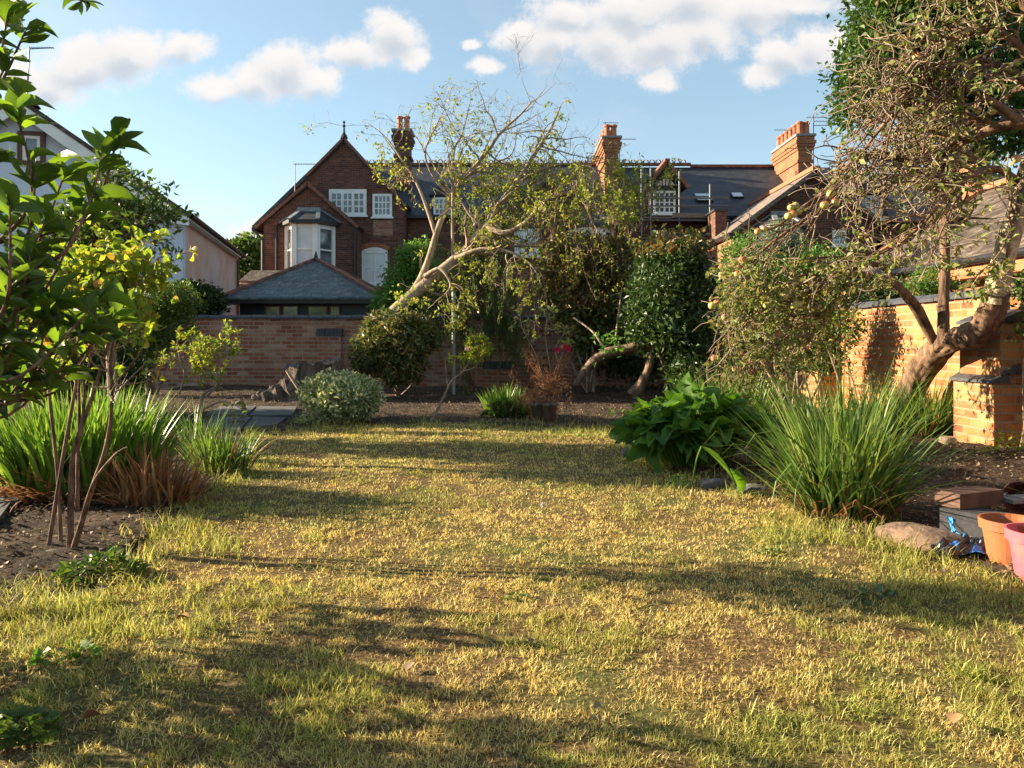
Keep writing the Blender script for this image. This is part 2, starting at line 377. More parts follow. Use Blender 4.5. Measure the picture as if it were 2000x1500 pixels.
M['lightbrick'] = masonry('sandy garden brick', [(.40,.12,.04),(.44,.20,.07),(.33,.085,.035),(.48,.28,.11),(.22,.07,.035),(.45,.18,.06),(.38,.11,.04)], (.26,.18,.11), .235, .083, .012, stain=(.48,.33,.15), stain_amt=.5, bstr=1.0)
M['bluebrick'] = plain('blue engineering brick', (.055,.06,.072), .55, .2, 20, bmp=.3)
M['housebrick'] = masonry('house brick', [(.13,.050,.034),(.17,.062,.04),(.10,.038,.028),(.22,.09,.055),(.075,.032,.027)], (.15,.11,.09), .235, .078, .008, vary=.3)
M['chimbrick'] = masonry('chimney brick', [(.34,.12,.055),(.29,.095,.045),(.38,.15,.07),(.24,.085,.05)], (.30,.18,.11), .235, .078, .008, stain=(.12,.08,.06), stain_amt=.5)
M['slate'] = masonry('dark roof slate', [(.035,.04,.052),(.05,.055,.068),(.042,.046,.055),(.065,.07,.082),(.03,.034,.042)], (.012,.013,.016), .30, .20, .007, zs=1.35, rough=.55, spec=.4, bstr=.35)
M['oldslate'] = masonry('weathered green slate', [(.055,.085,.095),(.08,.11,.12),(.045,.065,.075),(.10,.13,.135),(.07,.09,.095)], (.015,.018,.02), .28, .14, .008, zs=1.9, rough=.6, stain=(.30,.32,.28), stain_amt=.55, sscale=5, spec=.4)
M['brownslate'] = masonry('brown roof tile', [(.07,.05,.042),(.10,.072,.058),(.055,.04,.035),(.13,.097,.078)], (.035,.028,.022), .26, .15, .012, zs=2.0, rough=.75, stain=(.42,.38,.28), stain_amt=.45, sscale=4)
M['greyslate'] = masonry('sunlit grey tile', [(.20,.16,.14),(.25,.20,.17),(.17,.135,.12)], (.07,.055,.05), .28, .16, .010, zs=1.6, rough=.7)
M['terracotta'] = plain('terracotta', (.42,.14,.07), .75, .2, 12, bmp=.2)
M['ridge'] = plain('clay ridge tile', (.24,.10,.065), .8, .3, 6)
M['whitepaint'] = plain('white paint', (.78,.78,.76), .45, .06, 3)
M['render'] = plain('white render with skylight tint', (.60,.66,.78), .9, .05, 1.5, bmp=.15, bs=60)  # blue of the skylit shade is mixed into this white wall's colour
M['salmon'] = plain('salmon render', (.70,.50,.43), .9, .08, 1.2, bmp=.1, col2=(.66,.36,.26))
M['brownwood'] = plain('brown window wood', (.12,.055,.035), .6)
M['blackpaint'] = plain('black paint', (.018,.018,.02), .4)
M['lead'] = plain('lead flashing', (.22,.24,.26), .6, .2, 5)
M['blind'] = plain('white blind behind glass', (.62,.64,.66), .25, .08, 2, spec=.8)
M['steel'] = plain('galvanised steel', (.14,.145,.155), .45, .1, 5, metal=.6)
M['plank'] = plain('scaffold board', (.20,.16,.13), .8)
M['cedarwood'] = plain('orange stained wood', (.40,.16,.07), .6, .2, 7)
M['stone'] = plain('paving stone', (.09,.092,.095), .9, .25, 3, bmp=.4, bs=25)
M['rock'] = plain('brown rock', (.20,.13,.09), .9, .35, 9, bmp=1.0, bs=22, col2=(.08,.055,.04))
M['slatechip'] = plain('slate rubble', (.13,.12,.115), .9, .3, 9, bmp=.6)
def glassmat():
    m, t, out = newmat('window glass')
    tcn = t.new('ShaderNodeTexCoord')
    c = t.ramp(t.noise(tcn.outputs['Object'], 1.2, 3), [(.35, (.03,.035,.045)), (.65, (.16,.18,.20))])
    p = t.new('ShaderNodeBsdfPrincipled', i={'Roughness': .06}); t.l.new(c, p.inputs['Base Color']); p.inputs['Specular IOR Level'].default_value = 1.0
    t.l.new(p.outputs[0], out.inputs[0]); return m
M['glass'] = glassmat()
M['bark'] = barkmat('brown bark', (.28,.19,.13), (.09,.06,.042))
M['applebark'] = barkmat('rough apple bark', (.25,.155,.10), (.05,.03,.022), 11, .3, lichen=None, bstr=1.0)
M['lichenbark'] = barkmat('lichen covered bark', (.44,.36,.24), (.13,.09,.06), 14, .5, lichen=(.52,.48,.32), bstr=1.0)
M['palebark'] = barkmat('pale bark', (.42,.33,.24), (.17,.12,.085), 18, .2)
M['twig'] = plain('twig', (.28,.215,.155), .8, .3, 15)
M['redtwig'] = barkmat('reddish brown stem bark', (.24,.15,.11), (.06,.035,.027), 30, .25)
M['deadstump'] = barkmat('weathered stump', (.17,.13,.10), (.04,.032,.027), 10, .2)
def soilmat():
    m, t, out = newmat('garden soil'); tcn = t.new('ShaderNodeTexCoord'); v = tcn.outputs['Object']
    n1 = t.noise(v, 3, 5, .6); n2 = t.noise(v, 45, 6, .7)
    c = t.ramp(t.math('ADD', t.math('MULTIPLY', n1, .4), t.math('MULTIPLY', n2, .6)), [(.36,(.022,.016,.012)),(.5,(.06,.042,.03)),(.66,(.17,.12,.085))])
    p = t.new('ShaderNodeBsdfPrincipled', i={'Roughness': .95}); t.l.new(c, p.inputs['Base Color']); p.inputs['Specular IOR Level'].default_value = .15
    t.l.new(bump(t, n2, 1.0, .03), p.inputs['Normal']); t.l.new(p.outputs[0], out.inputs[0]); return m
M['soil'] = soilmat()
def lawnmat():
    m, t, out = newmat('dry lawn thatch'); tcn = t.new('ShaderNodeTexCoord'); v = tcn.outputs['Object']
    n1 = t.noise(v, 1.1, 4, .6); n2 = t.noise(v, 70, 5, .7)
    a = t.ramp(n2, [(.34,(.03,.019,.009)),(.52,(.14,.09,.04)),(.72,(.42,.30,.14))]); b = t.ramp(n2, [(.3,(.025,.035,.01)),(.7,(.13,.17,.04))])
    c = t.mix(t.maprange(n1, .45, .62, 0, .7), a, b)
    p = t.new('ShaderNodeBsdfPrincipled', i={'Roughness': .95}); t.l.new(c, p.inputs['Base Color']); p.inputs['Specular IOR Level'].default_value = .1
    t.l.new(bump(t, n2, .8, .02), p.inputs['Normal']); t.l.new(p.outputs[0], out.inputs[0]); return m
M['lawn'] = lawnmat()
def grassmat():
    m, t, out = newmat('grass blades'); g = t.new('ShaderNodeNewGeometry'); at = t.new('ShaderNodeAttribute', attribute_name='green')
    r_ = g.outputs['Random Per Island']
    straw = t.ramp(r_, [(0,(.36,.20,.075)),(.25,(.62,.43,.15)),(.6,(.80,.65,.25)),(1,(.88,.78,.42))])
    green = t.ramp(r_, [(0,(.07,.10,.018)),(.4,(.20,.25,.045)),(.8,(.38,.42,.09)),(1,(.62,.60,.19))])
    c = t.mix(at.outputs['Fac'], straw, green); tcg = t.new('ShaderNodeTexCoord')
    c = t.mix(t.maprange(t.noise(tcg.outputs['Object'], 5.5, 5, .7), .48, .66, 0, .5), c, t.mix(1.0, c, (.72, .55, .42), 'MULTIPLY'))
    p = t.new('ShaderNodeBsdfPrincipled', i={'Roughness': .6}); t.l.new(c, p.inputs['Base Color']); p.inputs['Specular IOR Level'].default_value = .25
    tr = t.new('ShaderNodeBsdfTranslucent'); t.l.new(t.mix(1.0, c, (1.15, 1.15, .75), 'MULTIPLY'), tr.inputs[0])
    mx = t.new('ShaderNodeMixShader', i={0: .42}); t.l.new(p.outputs[0], mx.inputs[1]); t.l.new(tr.outputs[0], mx.inputs[2])
    t.l.new(mx.outputs[0], out.inputs[0]); return m
M['grass'] = grassmat()
L = {}
L['magnolia'] = leafmat('magnolia leaf', [(.045,.075,.025),(.065,.115,.03),(.10,.17,.035),(.05,.09,.03),(.13,.21,.045)], .45, .45, tint=(2.0, 2.0, .5), spec=.3)
L['yellow'] = leafmat('yellowing leaf', [(.10,.17,.02),(.20,.28,.03),(.32,.38,.05),(.14,.22,.03),(.24,.30,.04),(.44,.40,.06),(.16,.24,.03),(.40,.20,.05)], .5, .5, tint=(1.3, 1.3, .6))
L['pear'] = leafmat('pear leaf', [(.05,.10,.02),(.08,.14,.025),(.14,.19,.03)], .35, .45)
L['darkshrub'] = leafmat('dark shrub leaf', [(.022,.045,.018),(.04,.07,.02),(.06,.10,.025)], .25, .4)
L['bright'] = leafmat('bright green leaf', [(.07,.16,.03),(.10,.22,.035),(.14,.26,.04)], .4, .5)
L['rhodo'] = leafmat('rhododendron leaf', [(.05,.08,.025),(.09,.12,.035),(.15,.17,.05),(.26,.20,.07),(.07,.10,.03)], .3, .42, spec=.5)
L['varieg'] = leafmat('variegated leaf', [(.08,.14,.05),(.20,.27,.11),(.60,.58,.36),(.70,.67,.44),(.14,.20,.08)], .3, .45)
L['laurel'] = leafmat('laurel leaf', [(.025,.05,.016),(.035,.07,.018),(.05,.10,.025),(.08,.13,.03)], .25, .42, spec=.5)
L['redtip'] = leafmat('reddish autumn leaf', [(.09,.11,.03),(.14,.15,.035),(.24,.12,.06),(.30,.16,.08),(.07,.10,.025)], .3, .4, spec=.5)
L['apple'] = leafmat('apple leaf', [(.09,.15,.035),(.15,.20,.045),(.22,.26,.07),(.30,.28,.10),(.32,.22,.12)], .42, .5)
L['climb'] = leafmat('thin tree leaf', [(.13,.19,.03),(.23,.28,.04),(.34,.37,.06),(.34,.26,.08)], .48, .5)
L['pod'] = leafmat('brown seed pod', [(.22,.13,.07),(.34,.22,.12),(.42,.30,.18)], .2, .7)
L['conifer'] = leafmat('drooping conifer needle', [(.05,.09,.025),(.10,.15,.04),(.18,.23,.06)], .4, .6)
L['bigtree'] = leafmat('tall tree leaf', [(.035,.075,.02),(.06,.12,.025),(.10,.16,.03)], .3, .45)
L['blade'] = leafmat('strap leaf', [(.07,.15,.02),(.11,.21,.03),(.16,.27,.04),(.24,.33,.07)], .45, .4, spec=.5)
L['darkblade'] = leafmat('dark strap leaf', [(.045,.095,.02),(.07,.14,.025),(.12,.20,.035),(.24,.30,.08)], .4, .5, spec=.6)
L['deadblade'] = leafmat('dead strap leaf', [(.20,.08,.035),(.34,.16,.07),(.45,.27,.13),(.14,.07,.04)], .25, .7, tint=(1.1, .9, .7))
L['dock'] = leafmat('broad dock leaf', [(.04,.10,.02),(.065,.15,.025),(.11,.22,.035)], .42, .55, tint=(1.7, 1.7, .45), spec=.22, noisy=1.4)
L['grey'] = leafmat('grey green needle', [(.16,.21,.14),(.24,.29,.19),(.30,.34,.22)], .25, .6)
L['yellowflower'] = leafmat('yellow blossom', [(.75,.62,.04),(.80,.70,.08),(.55,.55,.06)], .35, .6)
L['litter'] = leafmat('fallen litter', [(.05,.032,.022),(.11,.07,.045),(.20,.13,.08),(.32,.24,.16),(.18,.08,.04)], .1, .8)
L['pink'] = leafmat('pink rose petal', [(.70,.03,.12),(.80,.05,.18)], .3, .5, tint=(1.1, 1, 1))
L['palepink'] = leafmat('pale pink petal', [(.75,.50,.48),(.80,.60,.55)], .3, .5, tint=(1, 1, 1))
# ------------------------------------------------------------------ ground, lawn, paths
rng = np.random.default_rng(7)
gm = MB(); gm.add([(-300,-60,-.10),(300,-60,-.10),(300,600,-.10),(-300,600,-.10)], F4=[(0,1,2,3)])
gm.build('ground', M['soil'], kind='structure', loc=(0, 0, -.1))
def grid(x0, x1, y0, y1, st, zf):
    xs = np.arange(x0, x1+1e-6, st); ys = np.arange(y0, y1+1e-6, st); X, Y = np.meshgrid(xs, ys); Z = zf(X, Y)
    V = np.stack([X, Y, Z], -1).reshape(-1, 3); nx = len(xs); ny = len(ys)
    i = (np.arange(ny-1)[:, None]*nx+np.arange(nx-1)[None]).ravel()
    return V, np.stack([i, i+1, i+nx+1, i+nx], -1)
LAWN = [(-2.78,8.15),(-2.0,8.9),(-1.1,9.25),(0,8.9),(1.19,8.1),(1.15,6.6),(1.20,5.8),(1.64,4.85),(1.68,3.75),(2.02,3.44),
        (2.12,3.1),(4.5,2.9),(4.5,-2),(-4.5,-2),(-4.5,2.2),(-1.95,2.75),(-1.6,3.05),(-1.82,3.7),(-1.9,4.42),(-2.05,5.58),(-2.7,7.0)]
def lawnmask(x, y, amp=0.16):
    return inpoly(x+(fbm(x, y, 3.0, 5)-.5)*amp*2, y+(fbm(x, y, 3.0, 9)-.5)*amp*2, LAWN)
def soilz(X, Y):
    z = (fbm(X, Y, 1.2, 3, 4)-.45)*.10+(fbm(X, Y, 14, 8, 3)-.5)*.045
    m = lawnmask(X.ravel(), Y.ravel(), .05).reshape(X.shape)
    return np.where(m, -.035, z+.01)
V, f = grid(-7, 5.2, -.5, 16.6, .05, soilz)
arr_obj('garden_bed', V, [f], M['soil'], smooth=True, kind='structure', loc=(0, 8, 0))
V, f = grid(-4.6, 4.6, -2, 9.6, .06, lambda X, Y: (fbm(X, Y, 1.3, 21, 3)-.5)*.05+(fbm(X, Y, 9, 4, 2)-.5)*.012)
c = V[f].mean(1); f = f[lawnmask(c[:, 0], c[:, 1], .10)]
arr_obj('lawn', V, [f], M['lawn'], smooth=True, kind='structure', loc=(0, 4, 0))
def lawn_z(x, y): return (fbm(x, y, 1.3, 21, 3)-.5)*.05
# grass blades: straw with green patches, longer along the edges
GX, GY, GL, GW, GG = [], [], [], [], []
def edge_dist(x, y):
    d = np.full(len(x), 9.0); n = len(LAWN)
    for i in range(n):
        a = np.array(LAWN[i]); b = np.array(LAWN[(i+1) % n]); ab = b-a
        t_ = np.clip(((x-a[0])*ab[0]+(y-a[1])*ab[1])/(ab@ab), 0, 1)
        d = np.minimum(d, np.hypot(x-a[0]-t_*ab[0], y-a[1]-t_*ab[1]))
    return d
for (y0, y1, dn) in ((1.2, 2.2, 42000), (2.2, 3.2, 28000), (3.2, 4.6, 15000), (4.6, 6.4, 8000), (6.4, 9.5, 4200)):
    xw = lambda y: np.minimum(y*.76+.45, 4.3)
    n = int((y1-y0)*2*(y1*.76+.45)*dn); y = rng.uniform(y0, y1, n); x = rng.uniform(-1, 1, n)*(y1*.76+.45)
    k = (np.abs(x) < xw(y)) & lawnmask(x, y, .16) & (rng.random(n) < np.clip((fbm(x, y, 17, 61, 2)-.36)*5, .12, 1)); x = x[k]; y = y[k]
    gpat = fbm(x, y, .9, 31, 3)*.4+fbm(x, y, 3.5, 37, 3)*.6
    ed = edge_dist(x, y)
    tuft = (fbm(x, y, 2.2, 51, 2) > .70)
    gr = np.clip((gpat-.53)*6.0-.02+np.clip(.55-ed, 0, 1)*1.3+np.clip((y-6.2)/3, 0, 1)*.55+np.clip((x+y*.0-.9)*.22, 0, .35)*(y < 4)
                 +np.clip((-x-1.35-(y-2)*.4)*1.6, 0, .8)*(y < 3.0)-.22*np.exp(-((x+.5)**2+(y-2.1)**2)/.5), 0.06, .97)
    isg = rng.random(len(x)) < np.clip(gr+.5*tuft, 0, .96)
    sc_ = 1+.12*(y-2)
    ln = rng.uniform(.011, .026, len(x))*(1+.35*isg)*(1+.45*tuft*(rng.random(len(x)) < .5)*isg)*(1+.7*np.clip(.22-ed, 0, 1)/.22*rng.random(len(x)))*(.85+.25*sc_)
    ln *= np.where((x < -1.0) & (y < 2.9) & isg, 1.5, 1)
    GX.append(x); GY.append(y); GL.append(ln*.92); GW.append(rng.uniform(.0011, .0024, len(x))*(.85+.38*(y-1.2))); GG.append(np.where(isg, rng.uniform(.6, 1, len(x)), rng.uniform(0, .28, len(x))))
# wispy tall blades escaping along the border
n = 5200; k = rng.integers(0, len(LAWN), n); a = np.array(LAWN)[k]; b = np.array(LAWN)[(k+1) % len(LAWN)]; t_ = rng.random((n, 1)); p = a*(1-t_)+b*t_+rng.normal(size=(n, 2))*.08
k = (p[:, 1] > 1.5) & (np.abs(p[:, 0]) < p[:, 1]*.8+.3) & (vnoise(p[:,0], p[:,1], 3.1, 77) > .42); p = p[k]; n = len(p)
GX.append(p[:, 0]); GY.append(p[:, 1]); GL.append(rng.uniform(.05, .15, n)); GW.append(rng.uniform(.002, .005, n)); GG.append(rng.uniform(.55, 1, n))
# denser, taller green fringe by the pots on the right and far border
def fringe(px0, px1, py0, py1, n, l0, l1, g0=.7):
    px = rng.uniform(px0, px1, n); py = rng.uniform(py0, py1, n); Y = F/(py-665)
    k = fbm(px/100, py/60, 1.6, 88, 2) > .38
    px = px[k]; Y = Y[k]; n = len(px)
    GX.append((px-1000)*Y/F); GY.append(Y); GL.append(rng.uniform(l0, l1, n)); GW.append(rng.uniform(.0025, .0048, n)); GG.append(rng.uniform(g0, 1, n))
fringe(1700, 2060, 1080, 1160, 1500, .03, .09); fringe(1420, 1760, 960, 1070, 1500, .04, .11); fringe(560, 1240, 815, 862, 2600, .05, .12)
fringe(290, 470, 1000, 1090, 900, .03, .10); fringe(0, 330, 1130, 1260, 1500, .03, .07); fringe(1990, 2100, 1150, 1300, 400, .03, .07)
fringe(1220, 1500, 900, 980, 900, .04, .10)
for (px, py, s_, n) in ((612,1055,.07,45),(460,1430,.05,70),(500,1180,.04,60),(520,1345,.04,60),(1480,1420,.05,60),(950,985,.04,60),(1650,1390,.05,90),(640,1290,.04,80),(1900,1320,.06,120),(1290,1130,.04,60)):
    X, Y = G(px, py); q = rng.normal(size=(n, 2))*.035
    GX.append(X+q[:, 0]); GY.append(Y+q[:, 1]); GL.append(rng.uniform(.6, 1.3, n)*s_); GW.append(rng.uniform(.002, .004, n)); GG.append(np.full(n, .95))
x = np.concatenate(GX); y = np.concatenate(GY); n = len(x)
base = np.stack([x, y, lawn_z(x, y)-.003], -1); ln = np.concatenate(GL)
l0 = rng.uniform(.0, .7, n); flat_ = rng.random(n) < .35*(ln < .04); l0 = np.where(flat_, rng.uniform(.9, 1.35, n), l0); V, f = blades(rng, base, rng.uniform(0, 6.283, n), l0, np.where(flat_, l0+.2, l0+rng.uniform(.1, 1.2, n)), ln, np.concatenate(GW), 2)
print('GRASS', n)
arr_obj('grass', V, [f], M['grass'], attrs={'green': np.repeat(np.concatenate(GG), 6)}, loc=(0, 4, 0),
        label='dry straw coloured lawn grass with green patches and longer tufts at its borders', cat='grass', kind='stuff')
# soil litter: bark chips, dead leaves, stones, twigs
n = 26000; px = rng.uniform(-60, 2060, n*3); Yl = rng.uniform(2.2, 16, n*3)**1.0
x = (px-1000)*Yl/F; k = (~lawnmask(x, Yl, .05)) & (np.abs(x) < 6.5) & (x < 4.6); x = x[k][:n]; y = Yl[k][:n]
X_, Y_ = x, y; z = soilz(X_, Y_)+.012
d = norm(np.stack([rng.normal(size=len(x)), rng.normal(size=len(x)), rng.normal(size=len(x))*.25], -1))
V, f = leafmesh(rng, np.stack([x, y, z], -1), d, rng.uniform(.008, .034, len(x)), .7, T_SMALL, .7)
arr_obj('leaf_litter', V, [f], L['litter'], loc=(0, 6, 0), label='bark chips and dead leaf litter scattered over the dark garden beds', cat='leaf litter', kind='stuff')
# little weeds creeping over beds and into the grass
def ground_leaves(px, py, n, rad, size, mat, name, label, cat, h=.05, group=None, width=.6, tm=T_SMALL, asp=.7):
    X, Y = G(px, py); a_ = rng.uniform(0, 6.283, n); rr = np.sqrt(rng.random(n))*rad
    hh = h*(1-(rr/rad)**2)*rng.uniform(.3, 1, n)+.01
    p = np.stack([X+rr*np.cos(a_), Y+rr*np.sin(a_)*asp, hh], -1)
    d = norm(np.stack([np.cos(a_), np.sin(a_), rng.uniform(-.2, .5, n)], -1)+rng.normal(size=(n, 3))*.4)
    V, f = leafmesh(rng, p, d, rng.uniform(.7, 1.2, n)*size, width, tm, 1.0)
    return arr_obj(name, V, [f], mat, loc=(X, Y, 0), label=label, cat=cat, group=group)
ground_leaves(195, 1125, 260, .17, .045, L['pear'], 'low_weed', 'low clump of jagged green weed at the lawn edge below the thin bare stems', 'weed', .09)
ground_leaves(1010, 1165+10, 40, .05, .022, L['pear'], 'lawn_weed', 'small green weed rosette in the middle of the lawn', 'weed', .02)
ground_leaves(1508, 1172-85, 60, .06, .025, L['pear'], 'lawn_weed', 'small leafy weed in the lawn in front of the big strap leaf clump', 'weed', .03)
ground_leaves(1710, 1172, 22, .06, .04, L['laurel'], 'lawn_weed', 'flat dark green leaves lying on the lawn below the brown rock', 'weed', .02, width=.7)
ground_leaves(30, 1435, 220, .10, .03, L['pear'], 'lawn_weed', 'dark clover patch at the bottom left corner of the lawn', 'weed', .04, width=.9)
ground_leaves(125, 1290, 40, .09, .035, L['bright'], 'lawn_weed', 'broad leaved weed in the long grass at the left lawn edge', 'weed', .04, width=.8)
ground_leaves(620, 828, 420, .26, .06, L['varieg'], 'low_plant', 'low grey green plant in front of the variegated shrub', 'plant', .17, width=.5)
ground_leaves(985, 815, 420, .30, .07, L['darkshrub'], 'low_plant', 'low dark green leafy plant under the small iris clump', 'plant', .2, width=.6)
ground_leaves(1140, 1010-150, 14, .05, .05, L['bright'], 'seedling', 'small green seedling on bare soil right of the dried plant', 'seedling', .1)
ground_leaves(1205, 812, 14, .08, .07, L['bright'], 'seedling', 'pale green seedling on the soil left of the broad leaf clump', 'seedling', .12)
ground_leaves(1985, 890, 160, .25, .05, L['yellow'], 'low_weed', 'yellow green weeds at the foot of the brick buttress', 'weed', .25)
ground_leaves(1322, 955, 40, .07, .035, L['bright'], 'low_weed', 'bright green weed sprout on the lawn edge below the broad leaf clump', 'weed', .12)
# paving
def slabs(name, quads, lab, cat):
    t_ = thing(name, lab, cat, (*G(*quads[0][0]), 0))
    for q in quads:
        P = [(*G(*p), .045+rng.uniform(0, .012)) for p in q]
        b = MB(); b.prism(P, (0, 0, -.06)); b.build('paving_slab', M['stone'], t_)
    return t_
slabs('stone_path', [[(-60,935),(30,925),(42,955),(-60,968)],[(-60,973),(38,960),(35,995),(-60,1003)],[(-80,1010),(20,1000),(-10,1040),(-120,1050)],[(-60,905),(20,898),(30,920),(-60,930)]],
      'grey stone slab path at the far left behind the strap leaf clump', 'path')
slabs('stone_paving', [[(395,842),(470,846),(490,822),(420,818)],[(475,846),(540,838),(560,822),(495,822)],[(405,815),(480,818),(500,800),(430,800)],[(486,818),(570,818),(580,800),(506,800)]],
      'patch of grey stone paving in front of the brick wall at left', 'path')
# ------------------------------------------------------------------ garden walls
def slopecap(b, x0, x1, y0, y1, z0, z1, facing, m=0):
    """sloping two-course brick cap; facing '-y' or '-x' """
    if facing == '-y': P = [(x0, y0, z0), (x0, y1, z1), (x0, y1, z0)]; b.prism(P, (x1-x0, 0, 0), m)
    else: P = [(x0, y0, z0), (x1, y0, z1), (x1, y0, z0)]; b.prism(P, (0, y1-y0, 0), m)
def coping(b, a, c, z, half, along, seglen=.31):
    n = int((c-a)/seglen)
    for i in range(n):
        s0 = a+i*seglen+.005; s1 = a+(i+1)*seglen-.005; dz = random.uniform(-.004, .004); dd_ = random.uniform(-.004, .004)
        prof = [(-half+dd_, z+dz), (-half+dd_, z+.035+dz), (-half*.55+dd_, z+.085+dz), (half*.55, z+.085+dz), (half, z+.035+dz), (half, z+dz)]
        if along == 'x': b.prism([(s0, YW+.11+o, q) for o, q in prof], (s1-s0, 0, 0))
        else: b.prism([(XW+.11+o, s0, q) for o, q in prof], (0, s1-s0, 0))
random.seed(4)
YW = 16.4; XW = 4.76
t_ = thing('garden_wall', 'old red brick garden wall with dark blue coping across the back of the garden', 'wall', (-1, YW, 0))
b = MB(); b.box(-14, XW, YW, YW+.22, -.3, 1.47); b.build('brickwork', M['wallbrick'], t_)
b = MB(); coping(b, -14, XW-.1, 1.47, .16, 'x'); b.build('coping', M['bluebrick'], t_)
for (p0, p1, top, second) in ((622, 668, 656, None), (945, 1002, 651, 720)):
    x0 = (p0-1000)*YW/F; x1 = (p1-1000)*YW/F; zt = 1+(665-top)*YW/F
    b = MB(); b.box(x0, x1, YW-.10, YW-.001, -.3, zt-.002); b.build('buttress', M['wallbrick'], t_)
    b = MB()
    for i in range(2):
        for j in range(3):
            w_ = (x1-x0+.06)/3; o_ = w_/2 if i else 0
            xa = x0-.03+j*w_+o_*.0; b.box(xa+.004, xa+w_-.004, YW-.12+i*.05, YW-.0015, zt+i*.085, zt+i*.085+.076)
    b.build('blue_brick_cap', M['bluebrick'], t_)
    if second:
        z2 = 1+(665-second)*YW/F
        b = MB(); b.box(x0-.01, x1+.02, YW-.20, YW-.101, -.3, z2); b.build('buttress_foot', M['wallbrick'], t_)
        b = MB()
        for i in range(2):
            for j in range(3):
                w_ = (x1-x0+.06)/3; xa = x0-.03+j*w_; b.box(xa+.004, xa+w_-.004, YW-.215+i*.05, YW-.1005, z2+.002+i*.085, z2+i*.085+.078)
        b.build('blue_brick_cap', M['bluebrick'], t_)
t_ = thing('garden_wall', 'sunlit sandy orange brick garden wall with blue coping along the right side', 'wall', (XW, 8, 0))
b = MB(); b.box(XW, XW+.22, -3, YW-.002, -.3, 1.44); b.build('brickwork', M['lightbrick'], t_)
b = MB(); coping(b, -3, YW-.2, 1.44, .16, 'y'); b.build('coping', M['bluebrick'], t_)
for (ya, yb, x0, zc, up) in ((6.98, 7.62, 4.44, .60, True), (11.0, 11.75, 4.44, .60, True), (2.6, 3.3, 4.44, .6, True), (14.6, 15.2, 4.5, .6, True)):
    b = MB(); b.box(x0, XW-.001, ya, yb, -.3, zc); b.build('buttress', M['lightbrick'], t_)
    b = MB(); b.box(XW-.26, XW-.0012, ya+.004, yb-.004, zc+.004, 1.16); b.build('upper_buttress', M['lightbrick'], t_)
    b = MB()
    for i in range(2):
        for j in range(2):
            ym = (yb-ya+.06)/2; y0 = ya-.03+j*ym
            xa = x0-.03+i*.10; P = [(xa, y0+.004, zc+.002+i*.085), (xa+.005, y0+.004, zc+.03+i*.085), (xa+.16, y0+.004, zc+.105+i*.085), (xa+.17, y0+.004, zc+.002+i*.085)]
            b.prism(P, (0, ym-.008, 0))
    b.build('blue_brick_cap', M['bluebrick'], t_)
    b = MB()
    for j in range(2):
        ym = (yb-ya+.04)/2; y0 = ya-.02+j*ym
        P = [(XW-.29, y0+.004, 1.162), (XW-.285, y0+.004, 1.19), (XW-.003, y0+.004, 1.30), (XW-.003, y0+.004, 1.162)]; b.prism(P, (0, ym-.008, 0))
    b.build('blue_brick_cap', M['bluebrick'], t_)
# ------------------------------------------------------------------ house parts
def casement(parent, x0, x1, z0, z1, Y, lights, cols, rows, fw=.07, bw=.03, sill=True, blind=False, head=0.0):
    """white window standing 4 cm proud of a wall at Y that faces the camera"""
    b = MB(); yf = Y-.05
    b.box(x0, x0+fw, yf, Y, z0, z1); b.box(x1-fw, x1, yf, Y, z0, z1); b.box(x0+fw, x1-fw, yf, Y, z1-fw-head, z1); b.box(x0+fw, x1-fw, yf, Y, z0, z0+fw)
    lw = (x1-x0-2*fw)/lights
    for i in range(1, lights): b.box(x0+fw+i*lw-fw*.45, x0+fw+i*lw+fw*.45, yf-.003, Y-.003, z0+fw, z1-fw-head)
    for i in range(lights):
        a = x0+fw+i*lw+(fw*.45 if i else 0); c_ = x0+fw+(i+1)*lw-(fw*.45 if i < lights-1 else 0)
        for j in range(1, cols): xm = a+(c_-a)*j/cols; b.box(xm-bw/2, xm+bw/2, yf+.012, Y-.004, z0+fw, z1-fw-head)
        for j in range(1, rows): zm = z0+fw+(z1-z0-2*fw-head)*j/rows; b.box(a, c_, yf+.015, Y-.005, zm-bw/2, zm+bw/2)
    if sill: b.box(x0-.06, x1+.06, Y-.12, Y+.001, z0-.07, z0-.001)
    wn = b.build('window', M['whitepaint'], parent)
    p = MB(); p.box(x0+fw, x1-fw, Y-.022, Y-.006, z0+fw, z1-fw-head); p.build('pane', M['blind' if blind else 'glass'], wn); return wn
def pots(b, xs, ys, z, h=.75, r=.15):
    for x, y in zip(xs, ys): b.lathe((x, y, z), [(r*1.1, 0), (r*1.1, .06), (r*.85, .10), (r*.8, h-.12), (r*1.05, h-.08), (r*1.05, h), (r*.7, h), (r*.65, h-.3)], 10)
def chimney(parent, x0, x1, y0, y1, zb, zt, npx, npy, mat='chimbrick', poth=.75):
    b = MB(); b.box(x0, x1, y0, y1, zb, zt-.7)
    b.box(x0-.06, x1+.06, y0-.06, y1+.06, zt-1.25, zt-1.12)
    for i, e in enumerate((.05, .10, .14)): b.box(x0-e, x1+e, y0-e, y1+e, zt-.70+i*.14+.001, zt-.70+(i+1)*.14)
    b.box(x0-.08, x1+.08, y0-.08, y1+.08, zt-.279, zt-.10)
    c_ = b.build('chimney', M[mat], parent)
    p = MB(); p.box(x0-.14, x1+.14, y0-.14, y1+.14, zt-.099, zt); p.build('chimney_cap', M['lead'], c_)
    for i in range(npx):
        for j in range(npy):
            p = MB(); pots(p, [x0+(x1-x0)*(i+.5)/npx], [y0+(y1-y0)*(j+.5)/npy], zt+.001, poth); p.build('chimney_pot', M['terracotta'], c_)
    return c_
